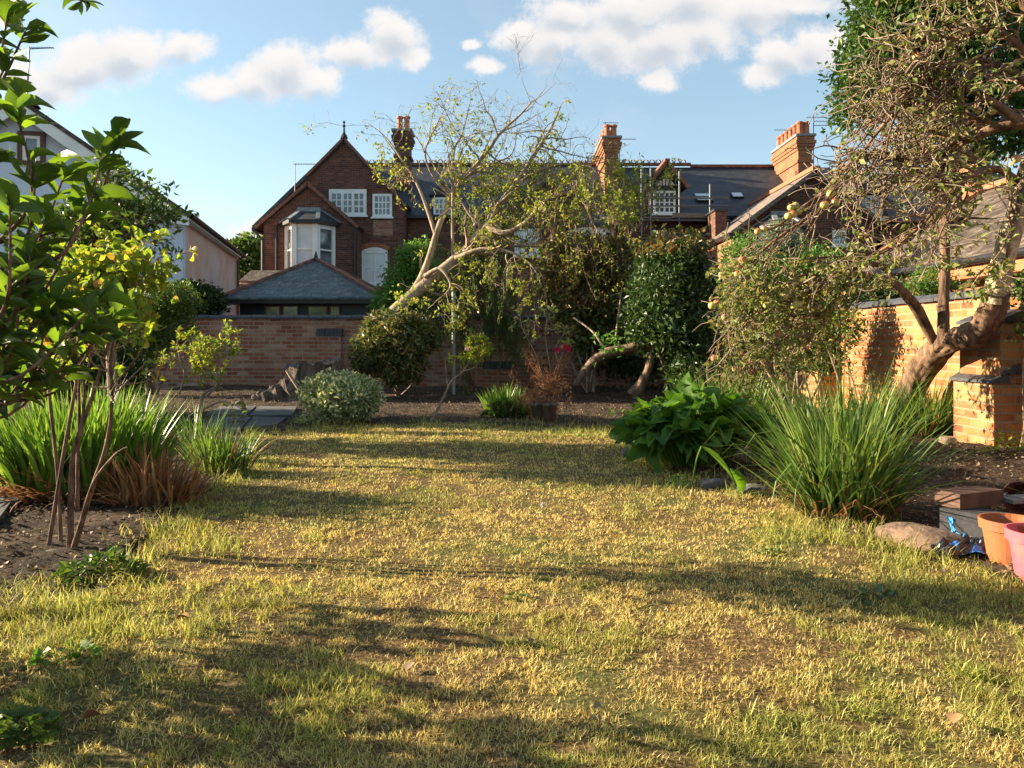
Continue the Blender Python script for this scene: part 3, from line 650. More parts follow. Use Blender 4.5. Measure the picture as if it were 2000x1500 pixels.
def aerial(parent, x, y, z0, z1, arms):
    b = MB(); b.tube([(x, y, z0), (x, y, z1)], .02, 6)
    for (za, xa, xb, n) in arms:
        b.tube([(x+xa, y, za), (x+xb, y, za)], .012, 5)
        for i in range(n):
            xx = x+xa+(xb-xa)*(i+.5)/n; b.tube([(xx, y-.18, za), (xx, y+.18, za+.02)], .008, 4)
    b.build('tv_aerial', M['steel'], parent)
def crest(b, xa, xb, Y, z, st=.30):
    n = int((xb-xa)/st)
    for i in range(n):
        c_ = xa+(i+.5)*st; a_ = np.linspace(0, 2*np.pi, 9)
        b.tube([(c_+.12*np.cos(q), Y, z+.13+.12*np.sin(q)) for q in a_], .03, 4)
def bay(parent, x0, x1, Y, z0, z1, depth, roofh, side=.28):
    """canted bay: white corner posts, sashes, hipped slate roof with lead hips"""
    w_ = x1-x0; s_ = w_*side; P = [(x0, Y), (x0+s_, Y-depth), (x1-s_, Y-depth), (x1, Y)]
    bb = MB()
    def post(p, q, z0_, z1_, wd): bb.obox(((p[0]+q[0])/2, (p[1]+q[1])/2, (z0_+z1_)/2), ((q[0]-p[0])/2, (q[1]-p[1])/2, 0), tuple(np.array([-(q[1]-p[1]), q[0]-p[0], 0])/math.hypot(q[0]-p[0], q[1]-p[1])*wd), (0, 0, (z1_-z0_)/2))
    def lerp(p, q, f_): return (p[0]+(q[0]-p[0])*f_, p[1]+(q[1]-p[1])*f_)
    zm = z0+(z1-z0)*.48
    for p, q, fr in ((P[0], P[1], .16), (P[1], P[2], .10), (P[2], P[3], .16)):
        post(p, lerp(p, q, fr), z0, z1, .09); post(lerp(p, q, 1-fr), q, z0, z1, .09)
        for za, zb in ((z0, z0+.12), (zm-.03, zm+.03), (z1-.16, z1)): post(lerp(p, q, fr), lerp(p, q, 1-fr), za, zb, .05)
    for p in P[1:3]: bb.box(p[0]-.10, p[0]+.10, p[1]-.10, p[1]+.10, z0-.002, z1+.002)
    wn = bb.build('bay_window', M['whitepaint'], parent)
    for k, (p, q) in enumerate(((P[0], P[1]), (P[1], P[2]), (P[2], P[3]))):
        bb = MB(); post(lerp(p, q, .12), lerp(p, q, .88), z0+.1, z1-.12, .008); bb.build('pane', M['blind' if k == 1 else 'glass'], wn)
    bb = MB(); e = .28; E = [(x0-e, Y), (x0+s_-e*.5, Y-depth-e), (x1-s_+e*.5, Y-depth-e), (x1+e, Y)]
    t0 = [(x0+s_*.9, Y, z1+roofh), (x0+s_*1.1, Y-.12, z1+roofh), (x1-s_*1.1, Y-.12, z1+roofh), (x1-s_*.9, Y, z1+roofh)]
    for i in range(3):
        bb.add([(*E[i], z1+.14), (*E[i+1], z1+.14), t0[i+1], t0[i]], F4=[(0, 1, 2, 3)])
    bb.prism([(*e_, z1+.139) for e_ in E], (0, 0, -.13), 1)
    rf = bb.build('bay_roof', [M['slate'], M['blackpaint']], parent)
    bb = MB()
    for i in (1, 2): bb.bar((*E[i], z1+.16), np.array(t0[i])+(0, 0, .02), .16, .05)
    bb.bar((*E[0], z1+.16), np.array(t0[0])+(0, -.02, .02), .14, .05); bb.bar((*E[3], z1+.16), np.array(t0[3])+(0, -.02, .02), .14, .05)
    bb.bar(np.array(t0[1])+(-.1, -.03, .03), np.array(t0[2])+(.1, -.03, .03), .10, .18); bb.build('lead_hip', M['lead'], rf)
M['tanpane'] = plain('glass with painted tan reflection', (.34,.29,.17), .1, .3, 2, spec=1.0, col2=(.10,.12,.08))  # tan and green of the garden's reflection are painted into the pane colour
def px_(p, Y): return (p-1000)*Y/F
def pz_(p, Y): return 1+(665-p)*Y/F
HB = M['housebrick']
# --- gabled red brick house
t_ = thing('gabled_house', 'tall red brick gabled house with bay window and finial at left of the terrace', 'house', (-7.5, 31, 0))
Y = 31.0
xl = px_(516, Y); xr = px_(789, Y); xa = px_(673, Y); za = pz_(274, Y); zel = pz_(425, Y); zer = pz_(396, Y)
b = MB(); b.prism([(xl, Y, -.5), (xr, Y, -.5), (xr, Y, zer), (xa, Y, za), (xl, Y, zel)], (0, 8, 0)); b.build('brick_wall', HB, t_)
Y2 = 30.0
xw0 = px_(515, Y2); xw1 = px_(697, Y2); xwa = px_(602, Y2); zwa = pz_(362, Y2); zw0 = pz_(436, Y2); zw1 = pz_(440, Y2)
b = MB(); b.prism([(xw0, Y2, -.5), (xw1, Y2, -.5), (xw1, Y2, zw1), (xwa, Y2, zwa), (xw0, Y2, zw0)], (0, .999, 0)); b.build('brick_wall', HB, t_, label='lower projecting gabled brick wall behind the bay window')
def gable_roof(parent, apex, left, right, y0, y1, th=.14, mat='slate', name='roof'):
    """apex/left/right: (x, z). sheets overhang"""
    b = MB()
    for e in (left, right):
        b.slab([(apex[0], y0, apex[1]+.10), (e[0], y0, e[1]+.10), (e[0], y1, e[1]+.10), (apex[0], y1, apex[1]+.10)], th)
    return b.build(name, M[mat], parent)
rf = gable_roof(t_, (xa, za), (px_(494, Y), pz_(447, Y)), (px_(796, Y), pz_(404, Y)), Y-.14, Y+7.5)
gable_roof(t_, (xwa, zwa), (px_(494, Y2), pz_(449, Y2)), (px_(702, Y2), pz_(447, Y2)), Y2-.14, Y2+1.0)
b = MB(); b.bar((xa, Y-.16, za+.06), (px_(794, Y), Y-.16, pz_(404, Y)), .05, .10); b.bar((xa, Y-.16, za+.06), (px_(600, Y), Y-.16, pz_(345, Y)), .05, .10)
b.bar((xwa, Y2-.16, zwa+.06), (px_(701, Y2), Y2-.16, pz_(445, Y2)), .05, .12); b.bar((xwa, Y2-.16, zwa+.06), (px_(500, Y2), Y2-.16, pz_(446, Y2)), .05, .12)
b.build('verge_tile', M['ridge'], t_)
b = MB(); b.lathe((xa, Y-.1, za+.05), [(.16, 0), (.12, .12), (.05, .22), (.035, .45), (.07, .50), (.035, .55), (.03, .62), (.06, .66), (.005, .74)], 8); b.build('finial', M['blackpaint'], t_)
casement(t_, px_(643, Y), px_(716, Y), pz_(421, Y), pz_(370, Y), Y, 3, 2, 3, fw=.12, bw=.05, head=.06)
casement(t_, px_(728, Y), px_(766, Y), pz_(424, Y), pz_(379, Y), Y, 1, 4, 3, fw=.10, bw=.05)
b = MB(); b.box(px_(729, Y), px_(767, Y), Y-.012, Y-.001, pz_(460, Y), pz_(426, Y)-.08); b.build('brick_patch', M['wallbrick'], t_)
b = MB(); b.box(px_(722, Y), px_(775, Y), Y-.03, Y-.0015, pz_(470, Y), pz_(461, Y)); b.build('brick_band', HB, t_)
# tall sash with segmental arch
x0 = px_(707, Y); x1 = px_(757, Y); z0 = pz_(556, Y); z1 = pz_(490, Y)
casement(t_, x0, x1, z0, z1, Y, 1, 2, 2, fw=.10, bw=.05, blind=True)
b = MB(); aa = np.linspace(0, 1, 9); outer = [(x0-.12+(x1-x0+.24)*a, Y-.02, z1+.02+.16*math.sin(math.pi*a)+.16) for a in aa]; inner = [(x0-.02+(x1-x0+.04)*a, Y-.02, z1+.01+.14*math.sin(math.pi*a)) for a in aa][::-1]
for i in range(8): b.prism([outer[i], outer[i+1], inner[7-i], inner[8-i]], (0, .0185, 0))
b.build('brick_arch', M['chimbrick'], t_)
b = MB(); b.prism([(x0+.02, Y-.06, z1-.001)]+[(x0-.02+(x1-x0+.04)*a, Y-.06, z1+.14*math.sin(math.pi*a)) for a in aa[1:-1]]+[(x1-.02, Y-.06, z1-.001)], (0, .039, 0)); b.build('window_head', M['whitepaint'], t_)
bay(t_, px_(560, Y2), px_(652, Y2), Y2, pz_(535, Y2), pz_(443, Y2), .75, .62)
b = MB(); b.box(px_(565, Y2), px_(647, Y2), Y2-.6, Y2-.001, -.3, pz_(536, Y2)); b.build('bay_base', HB, t_)
b = MB()
for p_, yy in ((541, Y2), (694, Y2), (703, Y)): b.tube([(px_(p_, yy), yy-.08, 0), (px_(p_, yy), yy-.08, pz_(445, yy))], .055, 8)
b.tube([(px_(541, Y2), Y2-.08, pz_(448, Y2)), (px_(548, Y2), Y2-.3, pz_(441, Y2))], .05, 6)
b.bar((px_(498, Y2), Y2-.2, pz_(449, Y2)), (px_(498, Y2), Y2+6, pz_(449, Y2)), .14, .12)
b.tube([(px_(514, Y2), Y2-.1, 0), (px_(514, Y2), Y2-.1, pz_(470, Y2)), (px_(500, Y2), Y2-.15, pz_(451, Y2))], .05, 6)
b.build('downpipe', M['blackpaint'], t_)
aerial(t_, px_(576, Y2+.5), Y2+.5, pz_(378, 30), pz_(312, 30), [(pz_(315, 30), -.05, .95, 10)])
chimney(t_, px_(771, 34), px_(799, 34), 34, 34.9, 6, pz_(252, 34), 2, 1, mat='housebrick', poth=.68)
# --- terrace main range
t_ = thing('terrace_house', 'long red brick terrace with dark slate roof and crested ridge behind the leaning tree', 'house', (0, 32, 0))
YE, YR = 32.0, 36.5; zE = pz_(424, YE); zR = pz_(322, YR)
xL = px_(789, 31)+.02; xM = px_(1215, YR)
b = MB(); b.prism([(xL, YE, -.5), (xL, 41, -.5), (xL, 41, zE), (xL, YR, zR-.15), (xL, YE, zE)], (xM-xL, 0, 0)); b.build('brick_wall', HB, t_)
b = MB(); b.slab([(xL-3.2, YE-.25, zE+.02), (xM, YE-.25, zE+.02), (xM, YR, zR), (xL-3.2, YR, zR)], .12); b.slab([(xL-3.2, 41.3, zE), (xM, 41.3, zE), (xM, YR, zR), (xL-3.2, YR, zR)], .12); rf = b.build('roof', M['slate'], t_)
b = MB(); crest(b, px_(708, YR), xM+3.3, YR, zR); b.bar((px_(705, YR), YR, zR+.02), (xM+3.3, YR, zR+.02), .22, .12); b.build('crested_ridge', M['ridge'], rf)
b = MB(); b.bar((xL, YE-.3, zE-.02), (xM, YE-.3, zE-.02), .14, .14); b.build('gutter', M['blackpaint'], t_)
# dormer by the first gable and gabled wing behind the tree
Yd = 31.9; b = MB(); b.box(px_(843, Yd), px_(890, Yd), Yd, Yd+2.5, pz_(424, Yd), pz_(382, Yd)); b.prism([(px_(838, Yd), Yd-.1, pz_(382, Yd)), (px_(895, Yd), Yd-.1, pz_(382, Yd)), (px_(866, Yd), Yd-.1, pz_(355, Yd))], (0, 3, 0)); dm = b.build('dormer', M['slate'], t_)
casement(dm, px_(847, Yd), px_(886, Yd), pz_(421, Yd), pz_(386, Yd), Yd, 2, 2, 3, fw=.08, bw=.04)
Yg = 31.0; ga = px_(1072, Yg); gz = pz_(352, Yg); gl = px_(968, Yg); gr = px_(1182, Yg); ge = pz_(430, Yg)
b = MB(); b.prism([(gl, Yg, -.5), (gr, Yg, -.5), (gr, Yg, ge), (ga, Yg, gz), (gl, Yg, ge)], (0, .999, 0)); b.build('gable_wall', HB, t_)
gable_roof(t_, (ga, gz), (px_(958, Yg), pz_(438, Yg)), (px_(1192, Yg), pz_(438, Yg)), Yg-.15, Yg+4.5, name='gable_roof')
casement(t_, px_(1005, Yg), px_(1052, Yg), pz_(500, Yg), pz_(447, Yg), Yg, 2, 1, 2, blind=True)
bay(t_, px_(1112, Yg), px_(1196, Yg), Yg-.002, pz_(535, Yg), pz_(449, Yg), .75, .6)
b = MB(); b.tube([(px_(1062, Yg), Yg-.1, 0), (px_(1062, Yg), Yg-.1, pz_(445, Yg))], .06, 8); b.build('downpipe', M['blackpaint'], t_)
chimney(t_, px_(1181, 33.5), px_(1208, 33.5), 33.5, 37.6, 6, pz_(266, 33.5), 2, 5, poth=.6)
aerial(t_, px_(1210, 34), 34, pz_(330, 34), pz_(271, 34), [(pz_(272, 34), 0, .75, 8)])
aerial(t_, px_(1182, 35), 35, pz_(270, 35), pz_(238, 35), [(pz_(240, 35), -.1, .6, 8)])
# --- right part of the terrace with timbered dormer, skylights
t_ = thing('terrace_house', 'terrace house with timbered black gable dormer and skylights behind scaffolding', 'house', (6, 32, 0))
xR_ = px_(1620, YR)
b = MB(); b.prism([(xM+.01, YE, -.5), (xM+.01, 41, -.5), (xM+.01, 41, zE), (xM+.01, YR, zR-.2), (xM+.01, YE, zE)], (xR_-xM, 0, 0)); b.build('brick_wall', HB, t_)
zR2 = pz_(327, YR)
b = MB(); b.slab([(xM+.01, YE-.25, zE+.02), (xR_, YE-.25, zE+.02), (xR_, YR, zR2), (xM+.01, YR, zR2)], .12); b.slab([(xM+.01, 41.3, zE), (xR_, 41.3, zE), (xR_, YR, zR2), (xM+.01, YR, zR2)], .12); rf = b.build('roof', M['slate'], t_)
b = MB(); b.bar((xM+3.3, YR, zR2+.05), (px_(1545, YR), YR, zR2+.05), .24, .14); b.build('ridge_tile', M['ridge'], rf)
Yd = 31.4; dl = px_(1268, Yd); dr = px_(1330, Yd); dc = px_(1299, Yd); de = pz_(368, Yd); dz = pz_(322, Yd)
b = MB(); b.box(dl, dr, Yd, Yd+3.6, pz_(424, Yd), de); b.prism([(dl, Yd, de+.001), (dr, Yd, de+.001), (dc, Yd, dz-.1)], (0, 4.4, 0)); dm = b.build('dormer', M['blackpaint'], t_)
gable_roof(dm, (dc, dz), (px_(1256, Yd), pz_(372, Yd)), (px_(1342, Yd), pz_(372, Yd)), Yd-.45, Yd+4.4, name='dormer_roof', mat='slate')
b = MB(); b.bar((dc, Yd-.47, dz+.03), (px_(1257, Yd), Yd-.47, pz_(372, Yd)), .06, .14); b.bar((dc, Yd-.47, dz+.03), (px_(1341, Yd), Yd-.47, pz_(372, Yd)), .06, .14); b.bar((dc, Yd-.5, dz+.10), (dc, Yd+4.4, dz+.10), .2, .1); b.build('bargeboard', M['ridge'], dm)
b = MB()
def tri(pts): b.prism([(px_(p, Yd-.02), Yd-.03, pz_(q, Yd)) for p, q in pts], (0, .028, 0))
tri([(1282, 362), (1293, 362), (1291, 352)]); tri([(1295, 362), (1299, 362), (1299, 348), (1294, 350)]); tri([(1301, 362), (1305, 362), (1307, 351), (1302, 348)]); tri([(1307, 362), (1318, 362), (1310, 352)])
b.build('plaster_infill', M['whitepaint'], dm)
casement(dm, px_(1276, Yd), px_(1319, Yd), pz_(418, Yd), pz_(373, Yd), Yd, 2, 2, 4, fw=.09, bw=.045)
sn = np.array([0, YR-YE+.25, zR2-zE]); sn = sn/np.linalg.norm(sn); up = np.array([0, -sn[2], sn[1]])
for (pa, pb, pt, pq) in ((1357, 1389, 377, 401), (1428, 1450, 378, 392)):
    # on the roof plane: solve for depth
    def onroof(px, py):
        for Yq in np.linspace(YE, YR, 200):
            if 1+(665-py)*Yq/F <= zE+(Yq-YE+.25)/(YR-YE+.25)*(zR2-zE): break
        return np.array([px_(px, Yq), Yq, zE+(Yq-YE+.25)/(YR-YE+.25)*(zR2-zE)])
    A = onroof((pa+pb)/2, (pt+pq)/2); hw = (pb-pa)/2*34/F; hl = (pq-pt)/2*34/F/ sn[2]*.8
    b = MB(); b.obox(A+up*.05, (hw, 0, 0), sn*hl, up*.05); sk = b.build('skylight', M['blackpaint'], rf)
    b = MB(); b.obox(A+up*.11, (hw*.84, 0, 0), sn*hl*.86, up*.01); b.build('pane', M['blind'], sk)
b = MB(); b.box(xM+.3, px_(1410, YE), YE-.5, YE-.26, zE-.25, zE+.05); b.build('eaves_board', M['blackpaint'], t_)
chimney(t_, px_(1559, 33.2), px_(1586, 33.2), 33.2, 36.2, 6, pz_(262, 33.2), 2, 6, poth=.6)
aerial(t_, px_(1589, 33.4), 33.4, pz_(330, 33), pz_(220, 33), [(pz_(224, 33), -.3, .5, 5), (pz_(232, 33), 0, .75, 5), (pz_(240, 33), 0, .8, 6)])
aerial(t_, px_(1545, 34), 34, pz_(262, 34), pz_(254, 34), [(pz_(254, 34), -.75, .6, 8)])
# brick parapet block
t2 = thing('brick_chimney_stub', 'short square brick stack with slate cap left of the sunlit tiled roof', 'chimney', (px_(1400, 29), 29, 0))
x0 = px_(1397, 29); x1 = px_(1419, 29)
b = MB(); b.box(x0, x1, 29, 30.2, -.3, pz_(412, 29)); b.build('stack', HB, t2)
b = MB(); b.box(x0-.06, x1+.06, 28.94, 30.26, pz_(412, 29)+.001, pz_(408, 29)); b.build('cap', M['slate'], t2)
# --- scaffolding
t_ = thing('scaffolding', 'grey tube scaffolding with a board platform in front of the dormer', 'scaffolding', (px_(1290, 30.6), 30.6, 0))
for p_, top in ((1253, 330), (1271, 328), (1327, 334), (1387, 360)):
    for yy in (30.3,):
        b = MB(); b.tube([(px_(p_, yy), yy, 0), (px_(p_, yy), yy, pz_(top, yy))], .035, 8); b.build('upright', M['steel'], t_)
for py in (387, 402, 430):
    b = MB(); b.tube([(px_(1240, 30.2), 30.22, pz_(py, 30.2)), (px_(1425, 30.2), 30.22, pz_(py, 30.2))], .03, 8); b.build('ledger', M['steel'], t_)
b = MB(); b.tube([(px_(1240, 31), 31.0, pz_(384, 31)), (px_(1425, 31), 31.0, pz_(384, 31))], .03, 8); b.build('ledger', M['steel'], t_)
b = MB()
for i in range(4): b.box(px_(1253, 30.5), px_(1400, 30.5), 30.3+i*.24, 30.52+i*.24, pz_(428, 30.5), pz_(425, 30.5)+.0)
b.box(px_(1310, 30.5), px_(1400, 30.5), 30.25, 30.29, pz_(427, 30.5), pz_(418, 30.5)); b.build('platform', M['plank'], t_)
# --- right gabled wing with sunlit roof
t_ = thing('gabled_wing', 'red brick gabled house whose left roof slope and side wall catch the sun', 'house', (10, 26, 0))
Y = 26.0; x0 = px_(1432, Y); xa = px_(1590, Y); x1 = px_(1712, Y); zl = pz_(452, Y); za = pz_(337, Y); zr = pz_(432, Y); Yb = 31.5
b = MB(); b.prism([(x0, Y, -.5), (x1, Y, -.5), (x1, Y, zr), (xa, Y, za), (x0, Y, zl)], (0, Yb-Y, 0)); b.build('brick_wall', M['housebrick'], t_)
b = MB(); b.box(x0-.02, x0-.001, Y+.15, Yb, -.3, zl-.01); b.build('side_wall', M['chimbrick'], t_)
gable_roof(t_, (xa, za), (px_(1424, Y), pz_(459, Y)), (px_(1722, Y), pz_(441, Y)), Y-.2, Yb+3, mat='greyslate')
b = MB(); b.bar((xa, Y-.22, za+.12), (xa, Yb+3, za+.12), .26, .14); b.build('ridge_tile', M['terracotta'], t_)
b = MB(); b.tube([(x0+.06, Y-.08, 0), (x0+.06, Y-.08, zl-.1)], .06, 8); b.bar((px_(1424, Y), Y-.2, pz_(459, Y)), (px_(1424, Y), Yb+2, pz_(459, Y)), .12, .12); b.build('downpipe', M['blackpaint'], t_)
bay(t_, px_(1485, Y), px_(1560, Y), Y-.002, pz_(525, Y), pz_(452, Y), .7, .55)
casement(t_, px_(1625, Y), px_(1652, Y), pz_(480, Y), pz_(450, Y), Y, 1, 2, 3, bw=.035)
# --- house at far right behind the apple tree
t_ = thing('terrace_house', 'slate roofed house with white dormer window glimpsed through the apple tree', 'house', (17, 30, 0))
Y = 29.0; x0 = px_(1725, Y); x1 = 26
b = MB(); b.prism([(x0, Y, -.5), (x0, Y+8, -.5), (x0, Y+8, pz_(430, Y)), (x0, Y+4, pz_(345, Y+4)), (x0, Y, pz_(430, Y))], (x1-x0, 0, 0)); b.build('brick_wall', HB, t_)
b = MB(); b.slab([(x0-.6, Y-.2, pz_(432, Y)), (x1, Y-.2, pz_(432, Y)), (x1, Y+4, pz_(340, Y+4)), (x0-.6, Y+4, pz_(340, Y+4))], .12); b.build('roof', M['slate'], t_)
Yd = 28.6; b = MB(); b.box(px_(1668, Yd), px_(1735, Yd), Yd, Yd+3, pz_(440, Yd), pz_(378, Yd)); b.prism([(px_(1660, Yd), Yd-.2, pz_(379, Yd)), (px_(1745, Yd), Yd-.2, pz_(379, Yd)), (px_(1702, Yd), Yd-.2, pz_(340, Yd))], (0, 4, 0)); dm = b.build('dormer', M['slate'], t_)
casement(dm, px_(1678, Yd), px_(1722, Yd), pz_(428, Yd), pz_(382, Yd), Yd-.001, 2, 2, 4, fw=.09, bw=.04)
chimney(t_, px_(1905, 27), px_(1935, 27), 27, 29.5, 3, pz_(275, 27), 1, 4)
# --- outbuilding at right, roof slope facing the garden
t_ = thing('outbuilding', 'brick outbuilding with brown tiled roof, black gutter and orange wood fascia behind the right wall', 'outbuilding', (6.5, 10, 0))
xe = 6.25; ze = 2.12; xg = 9.3; zg = 3.95
b = MB(); b.prism([(xe+.35, -2, -.3), (xg*2-xe-.3, -2, -.3), (xg*2-xe-.3, -2, ze), (xg, -2, zg-.25), (xe+.35, -2, ze-.02)], (0, 16.4, 0)); b.build('brick_wall', M['chimbrick'], t_)
b = MB(); b.slab([(xe, -2.3, ze), (xe, 14.7, ze), (xg, 14.9, zg), (xg, -2.3, zg)], .06); b.slab([(2*xg-xe, -2.3, ze), (2*xg-xe, 14.9, ze), (xg, 14.9, zg), (xg, -2.3, zg)], .06); rf = b.build('roof', M['brownslate'], t_)
b = MB(); b.bar((xg, -2.3, zg+.03), (xg, 14.9, zg+.03), .22, .10); b.bar((xe, 14.75, ze+.05), (xg, 14.9, zg+.05), .16, .06); b.build('ridge_tile', M['terracotta'], rf)
b = MB(); b.box(xe+.03, xe+.07, -2.3, 14.6, ze-.26, ze-.07); b.box(xe+.07, xe+.349, -2.3, 14.6, ze-.26, ze-.22); b.build('fascia', M['cedarwood'], t_)
b = MB(); b.tube([(xe-.03, -2.3, ze-.04), (xe-.03, 14.7, ze-.04)], .055, 10); b.build('gutter', M['blackpaint'], t_)
# --- slate hipped outbuilding behind the back wall
t_ = thing('garden_pavilion', 'dark outbuilding with weathered green slate hipped roof behind the back wall', 'outbuilding', (-5.4, 21, 0))
Y = 19.0; xl = px_(431, Y); xr = px_(748, Y); ze = pz_(581, Y); ap = np.array([px_(617, 21.8), 21.8, pz_(507, 21.8)]); Yk = 24.6
C4 = [(xl, Y, ze), (xr, Y, ze), (xr, Yk, ze), (xl, Yk, ze)]
b = MB(); b.add([*C4, ap], F3=[(0, 1, 4), (1, 2, 4), (2, 3, 4), (3, 0, 4)]); b.prism([(p[0], p[1], ze-.003) for p in C4], (0, 0, -.05)); rf = b.build('roof', M['oldslate'], t_)
b = MB()
for p in C4: b.bar(np.array(p)+(0, 0, .03), ap+(0, 0, .03), .11, .07)
b.build('hip_tile', M['ridge'], rf)
b = MB(); b.lathe(ap+(0, 0, .02), [(.10, 0), (.06, .06), (.02, .2), (.0, .24)], 8); b.build('finial', M['blackpaint'], rf)
b = MB(); b.box(xl+.03, xr-.03, Y+.02, Yk, ze-.15, ze-.054); b.build('fascia', M['blackpaint'], t_)
b = MB(); b.box(xl+.35, xr-.35, Y+.35, Yk-.4, -.3, ze-.151); b.build('wall', M['blackpaint'], t_)
for (a, c_) in ((520, 546), (554, 581), (603, 638), (646, 662)):
    yy = Y+.33; b = MB(); x0 = px_(a, yy); x1 = px_(c_, yy); z1 = ze-.18; z0 = z1-.75
    b.box(x0-.04, x1+.04, yy-.03, yy+.019, z1-.04, z1); b.box(x0-.04, x1+.04, yy-.03, yy+.019, z0, z0+.05); b.box(x0-.04, x0, yy-.03, yy+.019, z0+.05, z1-.04); b.box(x1, x1+.04, yy-.03, yy+.019, z0+.05, z1-.04)
    wn = b.build('window', M['brownwood'], t_); p = MB(); p.box(x0, x1, yy-.01, yy, z0+.05, z1-.04); p.build('pane', M['tanpane'], wn)
b = MB(); b.tube([(px_(800, 20.5), 20.5, 1.2), (px_(690, 20.5), 20.5, pz_(604, 20.5))], .03, 5); b.build('handrail', M['plank'], t_)
# --- low roof behind pavilion
t_ = thing('low_building', 'low brick building with dark tiled roof between the white house and the gabled house', 'outbuilding', (px_(490, 27), 27, 0))
b = MB(); b.box(px_(466, 27), px_(520, 27), 27, 29, -.3, pz_(548, 27)); b.build('wall', HB, t_)
b = MB(); b.slab([(px_(462, 27), 26.8, pz_(556, 27)), (px_(524, 27), 26.8, pz_(556, 27)), (px_(524, 27), 28.5, pz_(528, 28.5)), (px_(462, 27), 28.5, pz_(528, 28.5))], .1); b.build('roof', M['brownslate'], t_)
# --- white rendered house (turned about 12 degrees)
c0 = np.array([-7.82, 18.0, 0]); dn = np.array([-.203, .979, 0]); dw = np.array([-.979, -.203, 0])
t_ = thing('white_house', 'white rendered gabled house with brown windows beyond the left shrubs', 'house', (-11, 18, 0))
zc = pz_(424, 18); hwid = 3.42; zap = zc+2.35
def hp(a, b_, z): q = c0+dw*a+dn*b_; return (q[0], q[1], z)
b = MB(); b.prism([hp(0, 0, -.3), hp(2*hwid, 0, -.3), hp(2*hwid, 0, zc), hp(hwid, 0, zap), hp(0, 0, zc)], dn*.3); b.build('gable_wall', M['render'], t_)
b = MB(); b.prism([hp(0, .302, -.3), hp(2*hwid, .302, -.3), hp(2*hwid, .302, zc), hp(hwid, .302, zap-.05), hp(0, .302, zc)], dn*8.2); b.build('side_wall', M['salmon'], t_)
b = MB()
for s_ in (0, 1):
    e = -.22 if s_ == 0 else 2*hwid+.22; ex = 1 if s_ == 0 else -1
    b.slab([hp(hwid, -.35, zap+.22), hp(e, -.35, zc+.05), hp(e, 8.7, zc+.05), hp(hwid, 8.7, zap+.22)], .10)
b.build('roof', M['brownslate'], t_)
b = MB()
for s_ in (0, 1):
    e = -.20 if s_ == 0 else 2*hwid+.20
    b.prism([hp(hwid, -.33, zap+.10), hp(e, -.33, zc-.06), hp(e, -.33, zc-.24), hp(e+(.35 if s_ == 0 else -.35), -.33, zc-.20), hp(hwid, -.33, zap-.16)], dn*.05)
    b.prism([hp(e, -.28, zc-.06), hp(e, 8.6, zc-.06), hp(e+(.19 if s_ == 0 else -.19), 8.6, zc-.06), hp(e+(.19 if s_ == 0 else -.19), -.28, zc-.06)], (0, 0, -.04))
b.build('bargeboard', M['whitepaint'], t_)
b = MB(); b.tube([hp(-.25, -.3, zc-.0), hp(-.25, 8.6, zc-.0)], .06, 8); b.tube([hp(-.08, 8.1, 0), hp(-.08, 8.1, zc-.2), hp(-.25, 8.1, zc-.05)], .05, 8); b.build('gutter', M['brownwood'], t_)
def hwin(px0, px1, py0, py1):
    # distances along the gable wall
    def al(px):
        for a in np.linspace(0, 7, 1400):
            q = hp(a, 0, 0)
            if 1000+q[0]/q[1]*F <= px: return a, q[1]
    a1, ya = al(px0); a0, yb = al(px1); z1 = 1+(665-py0)*ya/F; z0 = 1+(665-py1)*ya/F; fr = .10; b = MB()
    def bx(a_, b_, za_, zb_, d0=-.06, d1=-.001): b.prism([hp(a_, d0, za_), hp(b_, d0, za_), hp(b_, d0, zb_), hp(a_, d0, zb_)], dn*(d1-d0))
    bx(a0, a0+fr, z0, z1); bx(a1-fr, a1, z0, z1); bx(a0+fr, a1-fr, z1-fr, z1); bx(a0+fr, a1-fr, z0, z0+fr)
    wn = b.build('window', M['brownwood'], t_); b = MB(); s_ = .07
    bx(a0+fr, a0+fr+s_, z0+fr, z1-fr, -.045); bx(a1-fr-s_, a1-fr, z0+fr, z1-fr, -.045); bx(a0+fr+s_, a1-fr-s_, z1-fr-s_, z1-fr, -.045); bx(a0+fr+s_, a1-fr-s_, z0+fr, z0+fr+s_, -.045)
    b.build('sash', M['whitepaint'], wn); b = MB(); bx(a0+fr+s_, a1-fr-s_, z0+fr+s_, z1-fr-s_, -.02, -.008); b.build('pane', M['glass'], wn)
hwin(36, 90, 256, 322); hwin(236, 280, 406, 482)
ax = hp(hwid, .2, 0)
b = MB(); b.tube([(ax[0], ax[1], zap+.1), (ax[0]+.06, ax[1], zap+1.5)], .018, 6); b.tube([(ax[0]+.06, ax[1], zap+1.45), (ax[0]+.62, ax[1], zap+1.48)], .012, 5)
for i in range(9): b.tube([(ax[0]+.1+i*.06, ax[1]-.1, zap+1.46), (ax[0]+.1+i*.06, ax[1]+.1, zap+1.50)], .006, 4)
b.tube([(ax[0]+.05, ax[1], zap+1.1), (ax[0]-.25, ax[1], zap+.2)], .006, 4); b.build('tv_aerial', M['steel'], t_)
b = MB(); b.lathe((ax[0], ax[1], zap+.12), [(.3, 0), (.2, .1), (.1, .2), (.02, .25)], 8); b.build('ridge_end', M['ridge'], t_)
